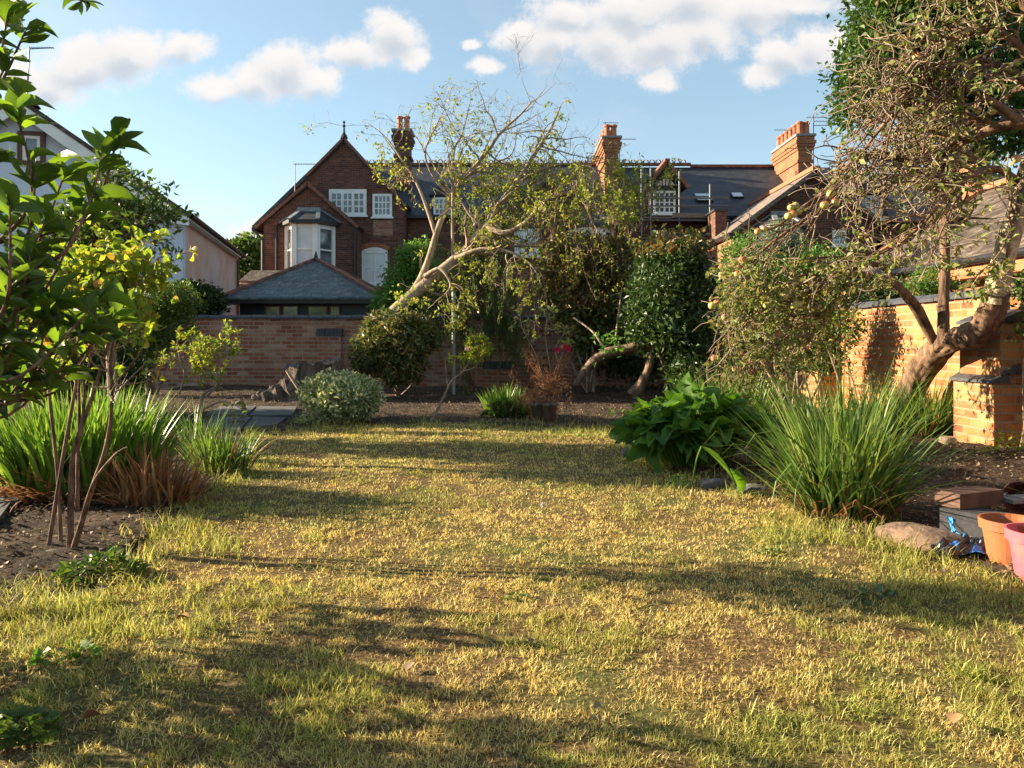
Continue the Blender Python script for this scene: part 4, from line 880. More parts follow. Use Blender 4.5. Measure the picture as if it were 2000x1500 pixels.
# ------------------------------------------------------------------ plants
def limbs(parent, lines, mat, name='trunk', sides=10, k=26, wob=0.0, rngl=None):
    """each hand-laid limb: list of (px, py, Y, radius); returns arrays of lines for spawning"""
    Ps, Rs = [], []
    for ln in lines:
        P, r_ = limb(ln, k); Ps.append(P); Rs.append(r_)
    P = np.array(Ps); Rr = np.array(Rs)
    kk = k*3; tt = np.linspace(0, k-1, kk); i = np.minimum(tt.astype(int), k-2); f = (tt-i)[None, :, None]
    Pd = P[:, i]*(1-f)+P[:, i+1]*f; Rd = Rr[:, i]*(1-f[..., 0])+Rr[:, i+1]*f[..., 0]
    if wob:
        g_ = rngl.normal(size=Rd.shape); g_ = (g_+np.roll(g_, 1, 1)+np.roll(g_, 2, 1))/3; Rd = Rd*(1+wob*.35*g_)
    V, Fq = tubes(Pd, Rd, sides)
    if wob:
        N, kd = Rd.shape; C = np.repeat(Pd[:, :, None], sides, 2).reshape(-1, 3); N_, kd = Rd.shape
        an = np.tile(np.linspace(0, 2*np.pi, sides, endpoint=False), N_*kd); ss_ = np.tile(np.repeat(np.arange(kd)*.11, sides), N_)
        lump = 1+wob*2.4*(fbm(np.cos(an)*2.2+9, np.sin(an)*2.2+ss_, 1.0, 3, 4)-.5)*2; V = C+(V-C)*lump[:, None]
    arr_obj(name, V, [Fq], mat, parent, smooth=True)
    return P, Rr
def addtubes(parent, sets, mat, name='branch', sides=4):
    Vs, Fs, n = [], [], 0
    for P, Rr in sets:
        V, f = tubes(P, Rr, sides); Vs.append(V); Fs.append(f+n); n += len(V)
    return arr_obj(name, np.vstack(Vs), [np.vstack(Fs)], mat, parent, smooth=True)
def addleaves(parent, groups, mat, name='leaves'):
    Vs, Fs, n = [], [], 0
    for V, f in groups: Vs.append(V); Fs.append(f+n); n += len(V)
    return arr_obj(name, np.vstack(Vs), [np.vstack(Fs)], mat, parent)
def lobes(rng, lb, n, shell=0.55):
    """points inside a union of ellipsoids (cx,cy,cz,rx,ry,rz), biased outwards"""
    lb = np.array(lb, float); v = lb[:, 3]*lb[:, 4]*lb[:, 5]; v = v**(2/3); i = rng.choice(len(lb), n, p=v/v.sum())
    d = norm(rng.normal(size=(n, 3))); r_ = rng.random(n)**(1/3)*(1-shell)+shell; r_ = r_*rng.uniform(.82, 1.08, n)
    p = lb[i, :3]+d*r_[:, None]*lb[i, 3:]; return p, d, i
def lobe_px(lst):
    """(px, py, Y, half width px, half height px, depth m)"""
    return [(*W(a, b_, Y), hw*Y/F, dp, hh*Y/F) for a, b_, Y, hw, hh, dp in lst]
def shrub(rng, name, label, cat, base, lb, nclu, per, size, width, mat, twigmat, up=.5, shell=.5, spread=.06, tm=T_SMALL, stems=5, whorl=False, mat2=None, frac2=0.0, group=None, leafup=.4, jitter=.7, stemr=.02):
    t_ = thing(name, label, cat, base, group)
    lb_ = lobe_px(lb); p, d, _i = lobes(rng, lb_, nclu, shell)
    keep = p[:, 2] > .04; p = p[keep]; d = d[keep]; ncl = len(p)
    cen = np.array(lb_)[:, :3].mean(0); b0 = np.array(base, float)
    S = []
    for s_ in range(stems):
        tgt = np.array(lb_[s_ % len(lb_)][:3])+rng.normal(size=3)*np.array(lb_[s_ % len(lb_)][3:])*.35
        st = b0+np.array([rng.normal()*.05, rng.normal()*.05, -.03]); S.append(smoothline([st, st*.5+tgt*.5+rng.normal(size=3)*.06, tgt], 10))
    S = np.array(S); Rs = np.linspace(stemr, stemr*.35, 10)[None].repeat(len(S), 0)*rng.uniform(.7, 1.2, (len(S), 1))
    V, f = tubes(S, Rs, 7); arr_obj('stem', V, [f], twigmat, t_, smooth=True)
    m_ = min(ncl, 500); q = rng.choice(ncl, m_, replace=False); inner = p[q]-d[q]*rng.uniform(.12, .4, (m_, 1))*np.array(lb_)[_i[keep][q], 3:].mean(1)[:, None]*1.6
    mid = (inner+p[q])/2+rng.normal(size=(m_, 3))*.02; T_ = np.stack([inner, mid, p[q]], 1)
    addtubes(t_, [(T_, np.linspace(.006, .002, 3)[None].repeat(m_, 0)*max(1, stemr/.02))], twigmat, 'twigs', 3)
    ax = norm(d+rng.normal(size=d.shape)*jitter+np.array([0, 0, up]))
    P = np.repeat(p, per, 0)+rng.normal(size=(ncl*per, 3))*spread; A = np.repeat(ax, per, 0)
    if whorl:
        o_ = norm(np.cross(A, norm(rng.normal(size=A.shape)))); D = norm(o_+A*rng.uniform(.0, .8, (len(A), 1))); P = np.repeat(p, per, 0)+rng.normal(size=P.shape)*spread*.3
    else: D = norm(A*.6+rng.normal(size=A.shape)*.7)
    sz = size*rng.uniform(.6, 1.2, len(P))
    if mat2 is None: addleaves(t_, [leafmesh(rng, P, D, sz, width, tm, leafup)], mat)
    else:
        k = (P[:, 2] > np.quantile(P[:, 2], 1-frac2*1.6)) & (rng.random(len(P)) < .7)
        addleaves(t_, [leafmesh(rng, P[~k], D[~k], sz[~k], width, tm, leafup)], mat)
        addleaves(t_, [leafmesh(rng, P[k], D[k], sz[k], width, tm, leafup)], mat2, 'leaves')
    return t_
TW = M['twig']
# --- round rhododendron-like shrub in front of back wall
r1 = np.random.default_rng(11)
shrub(r1, 'round_shrub', 'rounded glossy evergreen shrub standing against the middle of the brick wall', 'shrub', (*W(775, 770, 13.6)[:2], 0),
      [(772,668,13.4,80,60,.75),(735,690,13.3,48,48,.5),(812,660,13.5,44,42,.5),(770,640,13.4,60,34,.6),(780,715,13.4,55,38,.6),(720,700,13.2,36,30,.4)], 1150, 8, .125, .34, L['rhodo'], TW, whorl=True, shell=.45, stems=6, stemr=.03)
# --- variegated shrub
shrub(r1, 'variegated_shrub', 'low rounded variegated shrub with creamy white leaf edges in front of the tree stump', 'shrub', (*G(668, 826), 0),
      [(668,778,9.3,66,42,.45),(630,768,9.3,38,32,.3),(705,778,9.2,38,36,.32),(665,752,9.4,44,22,.3)], 1900, 6, .055, .6, L['varieg'], TW, shell=.6, spread=.03, stems=6, stemr=.012)
# --- green shrub and dark shrub above wall on the left
shrub(r1, 'garden_shrub', 'bright feathery green shrub in front of the left end of the brick wall', 'shrub', (*W(300, 740, 13.8)[:2], 0),
      [(300,600,13.6,62,46,.7),(340,585,13.6,48,34,.6),(265,640,13.5,44,50,.6),(330,640,13.6,48,36,.6),(250,700,13.4,40,50,.5),(305,665,13.4,36,30,.4)], 1500, 8, .075, .45, L['pear'], TW, shell=.4, stems=7, stemr=.03)
shrub(r1, 'garden_shrub', 'very dark leafy shrub behind the brick wall beside the white house', 'shrub', (*W(395, 700, 17.8)[:2], 0),
      [(385,590,17.8,42,34,.5),(412,590,17.8,25,24,.4),(370,575,17.8,28,20,.4)], 650, 8, .11, .6, L['darkshrub'], TW, shell=.4, stems=4, stemr=.03)
shrub(r1, 'distant_tree', 'distant green tree visible between the white house and the gabled brick house', 'tree', (*W(490, 660, 45)[:2], 0),
      [(488,520,45,36,38,2),(478,492,45,22,24,1.5),(505,490,45,20,22,1.5)], 900, 7, .34, .6, L['pear'], TW, shell=.4, spread=.2, stems=3, stemr=.12)
# climber behind leaning tree
shrub(r1, 'climber', 'dark green climber covering the house corner and pavilion end behind the leaning tree', 'shrub', (*W(790, 690, 18.6)[:2], 0),
      [(790,555,18.6,42,45,.6),(815,515,18.8,38,42,.6),(770,590,18.2,42,28,.5),(840,560,18.6,40,50,.6),(800,600,18.2,60,25,.5)], 950, 9, .10, .6, L['bright'], TW, shell=.35, spread=.1, stems=4, stemr=.03)
# --- laurels and the reddish bush at the back
shrub(r1, 'reddish_bush', 'tall bush with reddish brown new leaves on top to the left of the dark laurel', 'bush', (*W(1150, 760, 14.6)[:2], 0),
      [(1150,510,14.6,75,48,.9),(1110,540,14.5,55,55,.8),(1190,520,14.6,60,52,.8),(1180,590,14.5,70,60,.9),(1110,600,14.4,45,44,.6),(1220,640,14.4,60,60,.8),(1140,640,14.5,42,40,.6)], 2100, 9, .10, .55, L['rhodo'], M['palebark'], shell=.4, spread=.08, mat2=L['redtip'], frac2=.42, stems=9, stemr=.03)
shrub(r1, 'laurel', 'tall dark glossy laurel bush beside the corner of the two brick walls', 'bush', (*W(1330, 760, 12.8)[:2], 0),
      [(1320,500,12.8,62,44,.8),(1290,560,12.7,55,60,.8),(1350,560,12.8,48,60,.8),(1300,640,12.6,62,55,.8),(1345,650,12.6,48,60,.7),(1345,725,12.4,44,42,.6),(1265,620,12.7,42,45,.6),(1280,500,12.8,36,30,.5)], 2000, 8, .115, .5, L['laurel'], M['bark'], shell=.35, spread=.08, tm=T_SMALL, mat2=L['redtip'], frac2=.07, stems=7, stemr=.035)
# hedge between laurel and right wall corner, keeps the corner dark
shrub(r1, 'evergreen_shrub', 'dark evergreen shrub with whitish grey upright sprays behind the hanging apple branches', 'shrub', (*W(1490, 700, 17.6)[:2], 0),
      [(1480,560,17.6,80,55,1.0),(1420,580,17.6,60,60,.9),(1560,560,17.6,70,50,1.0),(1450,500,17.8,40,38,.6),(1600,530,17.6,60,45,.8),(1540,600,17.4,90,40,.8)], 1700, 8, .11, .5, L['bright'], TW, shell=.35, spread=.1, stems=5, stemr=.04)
shrub(r1, 'grey_shrub', 'upright grey green rosemary like shrub in front of the bay window at right', 'shrub', (*W(1525, 690, 19.2)[:2], 0),
      [(1520,480,19.2,22,50,.5),(1500,500,19.2,20,45,.5),(1545,490,19.2,22,42,.5),(1570,500,19.2,16,35,.4)], 500, 12, .15, .16, L['grey'], TW, shell=.2, spread=.06, up=2.0, jitter=.3, stems=6, stemr=.02)
# trunks under the laurel: sprawling pale limb
t_ = thing('sprawling_trunk', 'bare pale trunk arching over the soil under the dark laurel', 'tree', (*W(1260, 765, 12.9)[:2], 0))
limbs(t_, [[(1125,752,13.2,.05),(1150,715,13.1,.085),(1185,690,13.0,.09),(1230,680,12.9,.085),(1270,672,12.8,.075),(1290,668,12.6,.06)],
           [(1238,772,12.9,.13),(1255,745,12.85,.085),(1268,715,12.8,.07),(1274,672,12.8,.06)]], M['bark'], 'trunk', 10, wob=.12, rngl=r1)
Ps = [limb(l)[0] for l in [[(1185,690,13,.02),(1160,650,13.2,.02),(1120,620,13.4,.015)],[(1265,680,12.8,.02),(1262,640,12.8,.02),(1250,600,12.8,.01)],[(1200,690,13,.02),(1205,640,13.2,.02),(1215,560,13.6,.01)]]]
addtubes(t_, [(np.array(Ps), np.linspace(.03, .012, 24)[None].repeat(3, 0))], M['palebark'], 'branch', 6)
p, d = on_twigs(r1, np.array(Ps)[:1], 10); q = W(1195, 665, 12.6)+r1.normal(size=(70, 3))*.13
addleaves(t_, [leafmesh(r1, q, norm(r1.normal(size=(70, 3))+np.array([0, 0, -.5])), .11, .5)], L['bright'])
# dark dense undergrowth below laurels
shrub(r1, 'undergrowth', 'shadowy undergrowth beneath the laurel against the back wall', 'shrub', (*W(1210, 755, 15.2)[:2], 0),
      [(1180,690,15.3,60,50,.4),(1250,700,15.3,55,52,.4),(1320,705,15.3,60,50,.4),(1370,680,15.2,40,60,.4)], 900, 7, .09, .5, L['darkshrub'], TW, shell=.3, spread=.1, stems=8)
# --- leaning seed-pod tree
r2 = np.random.default_rng(5); Y0 = 14.4
t_ = thing('leaning_tree', 'leaning half bare tree with brown hanging seed pods that arches over the brick wall', 'tree', (*W(748, 640, Y0)[:2], 0))
main = [[(700,760,14.0,.17),(740,650,14.2,.15),(783,597,Y0,.125),(840,548,Y0,.115),(903,494,Y0,.10),(952,440,14.3,.075),(976,399,14.2,.06),(1007,359,14.1,.05),(1050,292,14.0,.038),(1074,255,14.0,.028),(1096,205,14.0,.01)],
        [(783,605,14.5,.09),(808,570,14.5,.08),(832,522,14.5,.07),(857,442,14.5,.06),(869,415,14.6,.055),(887,372,14.6,.05),(903,353,14.6,.045),(949,301,14.6,.038),(976,261,14.7,.03),(1016,224,14.7,.022),(1041,195,14.7,.008)],
        [(952,440,14.2,.06),(985,455,14.0,.05),(1030,432,13.9,.045),(1056,399,13.8,.038),(1095,380,13.7,.03),(1150,372,13.6,.018),(1205,400,13.5,.008)],
        [(890,505,14.3,.05),(920,492,14.1,.045),(950,486,14.0,.04),(995,492,13.8,.028),(1040,520,13.7,.016),(1060,565,13.6,.008)],
        [(884,500,14.4,.028),(884,430,14.4,.028),(886,301,14.5,.022),(903,261,14.5,.016),(918,200,14.6,.007)],
        [(850,455,14.5,.045),(835,410,14.6,.035),(815,360,14.7,.028),(790,320,14.8,.02),(755,270,14.9,.012),(718,240,15,.005)],
        [(1007,359,14.1,.03),(1060,330,13.9,.026),(1110,320,13.8,.02),(1160,330,13.7,.012),(1215,360,13.6,.006)],
        [(830,540,14.3,.05),(860,525,14.1,.035),(880,560,14.0,.02),(850,590,13.9,.01)],
        [(903,353,14.6,.03),(930,330,14.4,.024),(960,320,14.3,.018),(1000,300,14.2,.012),(1010,250,14.2,.006)],
        [(880,380,14.5,.03),(850,350,14.4,.024),(830,300,14.3,.018),(850,250,14.3,.012),(870,210,14.3,.006)],
        [(960,430,14.2,.04),(1000,470,14.0,.028),(1050,480,13.9,.02),(1100,460,13.8,.012),(1140,480,13.7,.006)]]
P, Rr = limbs(t_, main, M['palebark'], 'trunk', 9, wob=.05, rngl=r2)
b1, s1 = spawn(r2, P[:, 6:], Rr[:, 6:], 120, (.5, 1.3), .8, (0, 0, .15), .22, (.2, 1), 7, .5, .003)
bx_, sx_ = spawn(r2, P[[6, 10, 2]][:, 12:], Rr[[6, 10, 2]][:, 12:], 45, (.5, 1.1), .9, (0, 0, -.6), .22, (.2, 1), 7, .5, .003); b1 = np.concatenate([b1, bx_]); s1 = np.concatenate([s1, sx_])
b2, s2 = spawn(r2, b1, s1, 700, (.2, .65), .9, (0, 0, 0), .3, (.2, 1), 5, .6, .002)
b3, s3 = spawn(r2, b2, s2, 1700, (.1, .32), 1.0, (0, 0, -.2), .35, (.3, 1), 4, .7, .0018)
hang, sh = spawn(r2, P[[3, 7, 10, 0, 2]][:, 8:], Rr[[3, 7, 10, 0, 2]][:, 8:], 60, (.4, .9), .8, (0, 0, -2.2), .22, (.2, 1), 8, .4, .003)
hang2, sh2 = spawn(r2, hang, sh, 160, (.15, .4), .8, (0, 0, -1.6), .3, (.2, 1), 5, .6, .002)
addtubes(t_, [(b1, s1*1.15)], M['palebark'], 'branch', 5); addtubes(t_, [(b2, s2*1.2), (b3, s3*1.1), (hang2, sh2*1.2)], TW, 'twigs', 3); addtubes(t_, [(hang, sh)], M['palebark'], 'drooping_branch', 4)
p, d = on_twigs(r2, b3, 17000, (.3, 1), .9, .035, .1)
pxx = 1000+p[:, 0]/p[:, 1]*F; pyy = 665-(p[:, 2]-1)/p[:, 1]*F
dens = np.clip((pyy-230)/130, .10, 1)*np.where((pxx > 960) & (pyy < 310), .25, 1)*(.35+.9*(fbm(pxx/60, pyy/60, 1, 6, 2) > .45))*np.where((pxx > 1030) & (pyy > 430), .3, 1); k = r2.random(len(p)) < dens
g1 = leafmesh(r2, p[k], d[k], r2.uniform(.045, .095, k.sum()), .5, T_SMALL, .4)
p2, d2 = on_twigs(r2, hang2, 1500, (.3, 1), .8, .02, .5); g2 = leafmesh(r2, p2, d2, r2.uniform(.05, .09, len(p2)), .45, T_SMALL, .3)
addleaves(t_, [g1, g2], L['climb'], 'leaves')
p, d = on_twigs(r2, b2, 2600, (.3, 1), .3, .01, .6); pxx = 1000+p[:, 0]/p[:, 1]*F; pyy = 665-(p[:, 2]-1)/p[:, 1]*F
k = ((pyy > 300) & (pyy < 500)) & ((pxx < 840) | (pxx > 1040) | (r2.random(len(p)) < .35))
addleaves(t_, [leafmesh(r2, p[k], np.tile([0, 0, -1.], (k.sum(), 1))+r2.normal(size=(k.sum(), 3))*.12, r2.uniform(.06, .15, k.sum()), .12, T_SMALL, .1)], L['pod'], 'seed_pods')
# --- weeping conifer
r3 = np.random.default_rng(8)
t_ = thing('weeping_conifer', 'dark weeping conifer with drooping sprays behind the leaning tree', 'tree', (*W(912, 765, 15.0)[:2], 0))
P, Rr = limbs(t_, [[(925,765,15.0,.11),(912,735,15.0,.085),(906,680,15.0,.075),(906,600,15.1,.07),(912,520,15.2,.05),(930,440,15.3,.02)]], M['redtwig'], 'trunk', 9, wob=.08, rngl=r3)
b1, s1 = spawn(r3, P[:, 11:], Rr[:, 11:], 46, (.7, 1.75), 1.5, (0, 0, -.5), .10, (0, 1), 8, .35, .006, bias=(.25, 0, .25))
b2, s2 = spawn(r3, b1, s1, 700, (.25, .7), .7, (0, 0, -2.6), .12, (.25, 1), 7, .5, .002)
addtubes(t_, [(b1, s1)], M['redtwig'], 'branch', 5)
p, d = on_twigs(r3, b2, 15500, (.1, 1), .5, .022, .8)
addleaves(t_, [leafmesh(r3, p, d, r3.uniform(.04, .09, len(p)), .28, T_SMALL, .2)], L['conifer'], 'needles')
addtubes(t_, [(b2, s2)], TW, 'twigs', 3)
# --- green steel pole
t_ = thing('garden_pole', 'thin grey green pole standing in the bed left of the weeping conifer trunk', 'pole', (*W(886, 775, 13.9)[:2], 0))
m_ = plain('grey green pole paint', (.28, .36, .30), .5, .2, 6)
b = MB(); q = W(886, 700, 13.9); b.tube([(q[0], q[1], -.05), (q[0], q[1], W(0, 570, 13.9)[2])], .035, 10); b.build('shaft', m_, t_)
b = MB(); b.tube([(q[0], q[1], 1.55), (q[0], q[1], 1.60)], .045, 10); b.build('collar', m_, t_)
# --- small leaning rhododendron sapling, left bush, rose bush, dried plant
def bushlet(seed, name, label, cat, main, n1, l1, n2, l2, leaves, size, width, lmat, smat, tr0=8, grav=(0, 0, .5), sides=6, tm=T_SMALL, spread=.8, out=.8, down=0., lup=.4):
    r_ = np.random.default_rng(seed); a = main[0][0]
    t_ = thing(name, label, cat, (*W(a[0], a[1], a[2])[:2], 0)); P, Rr = limbs(t_, main, smat, 'stem', sides, wob=.04, rngl=r_)
    b1, s1 = spawn(r_, P[:, tr0:], Rr[:, tr0:], n1, l1, spread, grav, .2, (.1, 1), 6, .6, .002)
    b2, s2 = spawn(r_, b1, s1, n2, l2, .9, grav, .25, (.3, 1), 4, .7, .0015)
    addtubes(t_, [(b1, s1), (b2, s2)], smat, 'twigs', 4)
    if leaves:
        p, d = on_twigs(r_, b2, leaves, (.3, 1), out, .01, down); addleaves(t_, [leafmesh(r_, p, d, r_.uniform(.6, 1.2, leaves)*size, width, tm, lup)], lmat)
    return t_, b1, b2
t_, b1, b2 = bushlet(21, 'leaning_sapling', 'small leaning shrub with a pale pink flower at the back of the lawn', 'shrub',
        [[(842,825,9.2,.018),(862,785,9.2,.016),(882,745,9.2,.014),(905,725,9.2,.012),(925,690,9.2,.008),(935,665,9.2,.005)],[(875,755,9.25,.012),(872,730,9.25,.01),(870,700,9.2,.006)],[(905,725,9.15,.01),(930,715,9.1,.006),(945,690,9.1,.004)]],
        26, (.06, .20), 60, (.04, .12), 620, .07, .32, L['yellow'], TW, tr0=12)
q = W(913, 682, 9.15); addleaves(t_, [leafmesh(rng, np.tile(q, (14, 1))+rng.normal(size=(14, 3))*.012, rng.normal(size=(14, 3)), .04, .8, T_SMALL, .4)], L['palepink'], 'flower')
t_, b1, b2 = bushlet(22, 'leggy_bush', 'leggy yellow green bush with twisted stems in front of the brick wall at left', 'bush',
        [[(385,850,8.6,.022),(392,800,8.6,.02),(398,770,8.6,.018),(425,750,8.6,.014),(400,720,8.6,.012),(390,690,8.6,.008)],[(396,780,8.6,.014),(430,745,8.6,.01),(425,700,8.6,.006),(440,680,8.6,.004)],
         [(350,770,8.7,.012),(360,730,8.7,.01),(350,690,8.7,.007),(365,665,8.7,.004)],[(395,800,8.6,.012),(430,785,8.5,.01),(455,790,8.5,.005)]],
        46, (.08, .30), 150, (.05, .16), 1350, .058, .35, L['yellow'], TW, tr0=12)
t_, b1, b2 = bushlet(23, 'rose_bush', 'sparse rose bush with a deep pink bloom against the dark red back wall', 'rose bush',
        [[(1065,800,9.6,.012),(1060,740,9.6,.010),(1045,690,9.6,.008),(1020,640,9.6,.006),(1015,600,9.6,.004)],[(1070,800,9.6,.012),(1075,730,9.6,.01),(1068,680,9.6,.007),(1065,640,9.6,.005),(1075,610,9.6,.003)],
         [(1075,790,9.6,.012),(1090,720,9.6,.009),(1085,680,9.6,.006),(1105,650,9.6,.003)],[(1080,760,9.55,.008),(1095,700,9.5,.006),(1100,685,9.5,.004)]],
        30, (.06, .22), 60, (.04, .12), 170, .06, .6, L['apple'], TW, tr0=12)
for (px, py, nm, lab) in ((1102,678,'rose',None),(1088,682,'rose',None),(1110,682,'rose',None)):
    q = W(px, py, 9.45); V, f = leafmesh(rng, np.tile(q, (26, 1))+rng.normal(size=(26, 3))*.010, rng.normal(size=(26, 3)), .036, 1.0, T_SMALL, .3)
    arr_obj('rose', V, [f], L['pink'], t_)
r4 = np.random.default_rng(31)
q0 = W(1060, 815, 9.6); t_ = thing('dried_plant', 'dried orange brown shrubby plant spilling from a dark pot at the lawn edge', 'plant', (q0[0], q0[1], 0))
P = []
for i in range(46):
    px, py = ((1055, 800) if i < 24 else (1078, 770)); a = W(px+r4.normal()*8, py, 9.5+r4.normal()*.06); e = a+np.array([r4.normal()*.20, r4.normal()*.16, r4.uniform(.05, .62) if i > 22 else r4.uniform(-.05, .25)])
    P.append(smoothline([a, (a+e)/2+r4.normal(size=3)*.04, e], 8))
P = np.array(P); S = np.linspace(.006, .002, 8)[None].repeat(len(P), 0); b1, s1 = spawn(r4, P, S, 620, (.05, .16), 1.0, (0, 0, .1), .3, (.1, 1), 4, .6, .0012)
addtubes(t_, [(P, S), (b1, s1)], M['cedarwood'], 'stem', 3)
p, d = on_twigs(r4, b1, 2300, (.1, 1), .9, .012, .3); addleaves(t_, [leafmesh(r4, p, d, r4.uniform(.02, .045, len(p)), .35)], L['deadblade'])
b = MB(); q = W(1062, 822, 9.3); b.lathe((q[0], q[1], -.01), [(0, 0), (.11, 0), (.13, .02), (.165, .21), (.18, .215), (.18, .25), (.155, .25), (.15, .2), (0, .2)], 20)
b.build('plant_pot', M['deadstump'], None, label='dark brown pot at the lawn edge under the dried orange plant', cat='pot', smooth=True)
# --- strap-leaf clumps
def clump(seed, label, base, rad, n, ln, wd, mat, l1=(.3, 1.2), dead=0, deadmat=None, name='strap_leaf_clump', group='strap leaf clumps', fl=(.02, .55), deadlen=(.25, .6), biasx=0, seg=6, asp=.7):
    r_ = np.random.default_rng(seed); X, Y = base; t_ = thing(name, label, 'plant', (X, Y, 0), group)
    def mk_(n, ln, wd, a0, a1, rad_):
        a_ = r_.uniform(0, 6.283, n); rr = np.sqrt(r_.random(n))*rad_; bs = np.stack([X+rr*np.cos(a_), Y+rr*np.sin(a_)*asp, np.full(n, -.01)], -1)
        az = a_+r_.normal(size=n)*.7; f_ = rr/rad_
        l0 = f_*r_.uniform(*a0, n)+r_.uniform(0, .12, n); lean = l0+r_.uniform(*a1, n)*(.35+.65*f_)+(r_.random(n) < .09)*r_.uniform(.6, 1.7, n)
        return blades(r_, bs, az, l0, lean, r_.uniform(*ln, n)*(1-.15*f_), r_.uniform(*wd, n), seg, 2.0)
    V, f = mk_(n, ln, wd, fl, l1, rad); arr_obj('leaves', V, [f], mat, t_)
    if dead:
        V, f = mk_(dead, deadlen, (wd[0], wd[1]*.8), (.5, 1.1), (.6, 1.4), rad*1.05); arr_obj('dead_leaves', V, [f], deadmat or L['deadblade'], t_)
    return t_
clump(41, 'large sunlit clump of broad strap leaves with brown dead base behind the thin bare stems', G(160, 968), .46, 950, (.52, .86), (.018, .034), L['blade'], (.05, .75), 900, fl=(.0, .42), deadlen=(.25, .5))
clump(411, 'brown straw skirt spilling from the right side of the sunlit strap leaf clump', G(300, 985), .24, 260, (.22, .5), (.012, .02), L['deadblade'], (.2, 1.2), 260, name='dead_grass_clump', group=None, deadlen=(.2, .42))
clump(42, 'small loose clump of arching grassy leaves beside the left lawn edge', G(432, 925), .20, 210, (.30, .52), (.008, .016), L['darkblade'], (.2, 1.4), 30)
clump(421, 'narrow clump of upright grassy leaves in front of the stone paving', G(388, 900), .12, 60, (.4, .7), (.008, .016), L['blade'], (.1, .9), 10)
clump(43, 'very large arching clump of narrow dark green leaves beside the brown rock', G(1650, 1005), .24, 560, (.45, 1.12), (.008, .020), L['darkblade'], (.25, 1.35), 240, fl=(.0, .85), deadlen=(.2, .6))
clump(431, 'clump of narrow green leaves behind the broad dock leaves', G(1420, 850), .48, 430, (.5, .85), (.014, .026), L['blade'], (.05, .6), 60, fl=(0, .35))
clump(432, 'clump of thin green leaves standing left of the leaning apple trunk base', G(1580, 872), .42, 300, (.4, .72), (.012, .022), L['darkblade'], (.1, 1.0), 60, fl=(0, .5))
clump(433, 'wispy clump of thin leaves against the sunny wall left of the apple trunk', G(1700, 845), .34, 260, (.4, .8), (.010, .02), L['darkblade'], (.1, 1.1), 60, fl=(0, .5))
clump(434, 'dark clump of thin leaves to the right of the leaning apple trunk base', G(1815, 850), .30, 360, (.4, .8), (.010, .02), L['darkblade'], (.2, 1.2), 120, fl=(0, .6))
clump(44, 'small bright iris clump left of the dried orange plant', G(985, 812), .24, 210, (.32, .52), (.018, .030), L['blade'], (.05, .7), 20, fl=(0, .4))
clump(441, 'pale upright leaves mixed into the brown dried plant', G(1022, 815), .10, 50, (.25, .4), (.014, .022), L['blade'], (.1, .8), 30, fl=(0, .5))
# --- broad dock / horseradish clump
r5 = np.random.default_rng(61); bx, by = G(1375, 925)
t_ = thing('dock_clump', 'clump of broad dark crinkled dock leaves spilling onto the lawn edge', 'plant', (bx, by, 0))
n = 330; a_ = r5.uniform(0, 6.283, n); rr = np.sqrt(r5.random(n))*.47; tip = np.stack([bx+rr*np.cos(a_)*1.0, by+.25+rr*np.sin(a_)*.75, .10+(1-(rr/.6)**2)*r5.uniform(.2, .50, n)], -1)
root = np.stack([bx+(tip[:, 0]-bx)*.5, by+.25+(tip[:, 1]-by-.25)*.5, np.zeros(n)], -1)
T_ = np.stack([root, root*.45+tip*.55+np.array([0, 0, .06]), tip], 1); addtubes(t_, [(T_, np.full((n, 3), .005))], L['blade'], 'leaf_stalks', 4)
d = norm(np.stack([np.cos(a_), np.sin(a_)-.2, r5.uniform(-.5, .9, n)], -1)+r5.normal(size=(n, 3))*.55)
V, f = leafmesh(r5, tip, d, r5.uniform(.12, .25, n), .6, T_BIG, .9, (0, -.3, 1)); V = V+(np.stack([fbm(V[:, 0]*9, V[:, 1]*9+V[:, 2]*7, 3, 1, 2)-.5]*3, -1)*.05); arr_obj('leaves', V, [f], L['dock'], t_, smooth=True)
bl = thing('dock_leaf', 'single large curling sunlit leaf drooping over the lawn edge stones', 'leaf', (*G(1410, 960), 0)); p0 = np.array([W(1370, 872, 5.0), W(1425, 915, 4.9), W(1400, 935, 4.85)])
V, f = leafmesh(r5, p0[:2]-np.array([[.0, 0, .0], [0, 0, 0]]), norm(np.array([[.75, -.1, -.55], [.3, -.1, -.8]])), np.array([.30, .2]), .42, T_BIG, .6, (0, -1, .6)); arr_obj('blade', V, [f], L['dock'], bl, smooth=True)
b = MB(); b.tube(smoothline([W(1370, 872, 5.0), W(1360, 900, 5.05), W(1350, 950, 5.1)*np.array([1, 1, 0])+np.array([0, 0, .0])], 8), .006, 5); b.build('stalk', L['blade'], bl)
# ------------------------------------------------------------------ apple tree on the right
r6 = np.random.default_rng(77)
t_ = thing('apple_tree', 'old leaning apple tree with thick twisted trunk and ripening apples on the right', 'apple tree', (*W(1745, 835, 8.5)[:2], 0))
tr = [[(1735,860,8.7,.20),(1752,815,8.55,.165),(1790,740,8.2,.15),(1830,685,7.7,.145),(1862,664,7.35,.13),(1905,655,7.0,.135),(1932,615,6.85,.13),(1945,570,6.75,.115)],
      ]
tr = [[(a_, b_, c_, d_*.87) for a_, b_, c_, d_ in tr[0]]]
P0, R0 = limbs(t_, tr, M['applebark'], 'trunk', 40, wob=.13, rngl=r6)
up = [[(1940,590,6.78,.105),(1955,530,6.7,.095),(1972,460,6.6,.088),(1995,380,6.5,.082),(2018,300,6.4,.075),(2045,210,6.3,.065),(2080,100,6.2,.05),(2100,-40,6.1,.03)]]
P1, R1 = limbs(t_, up, M['lichenbark'], 'trunk', 14, wob=.07, rngl=r6)
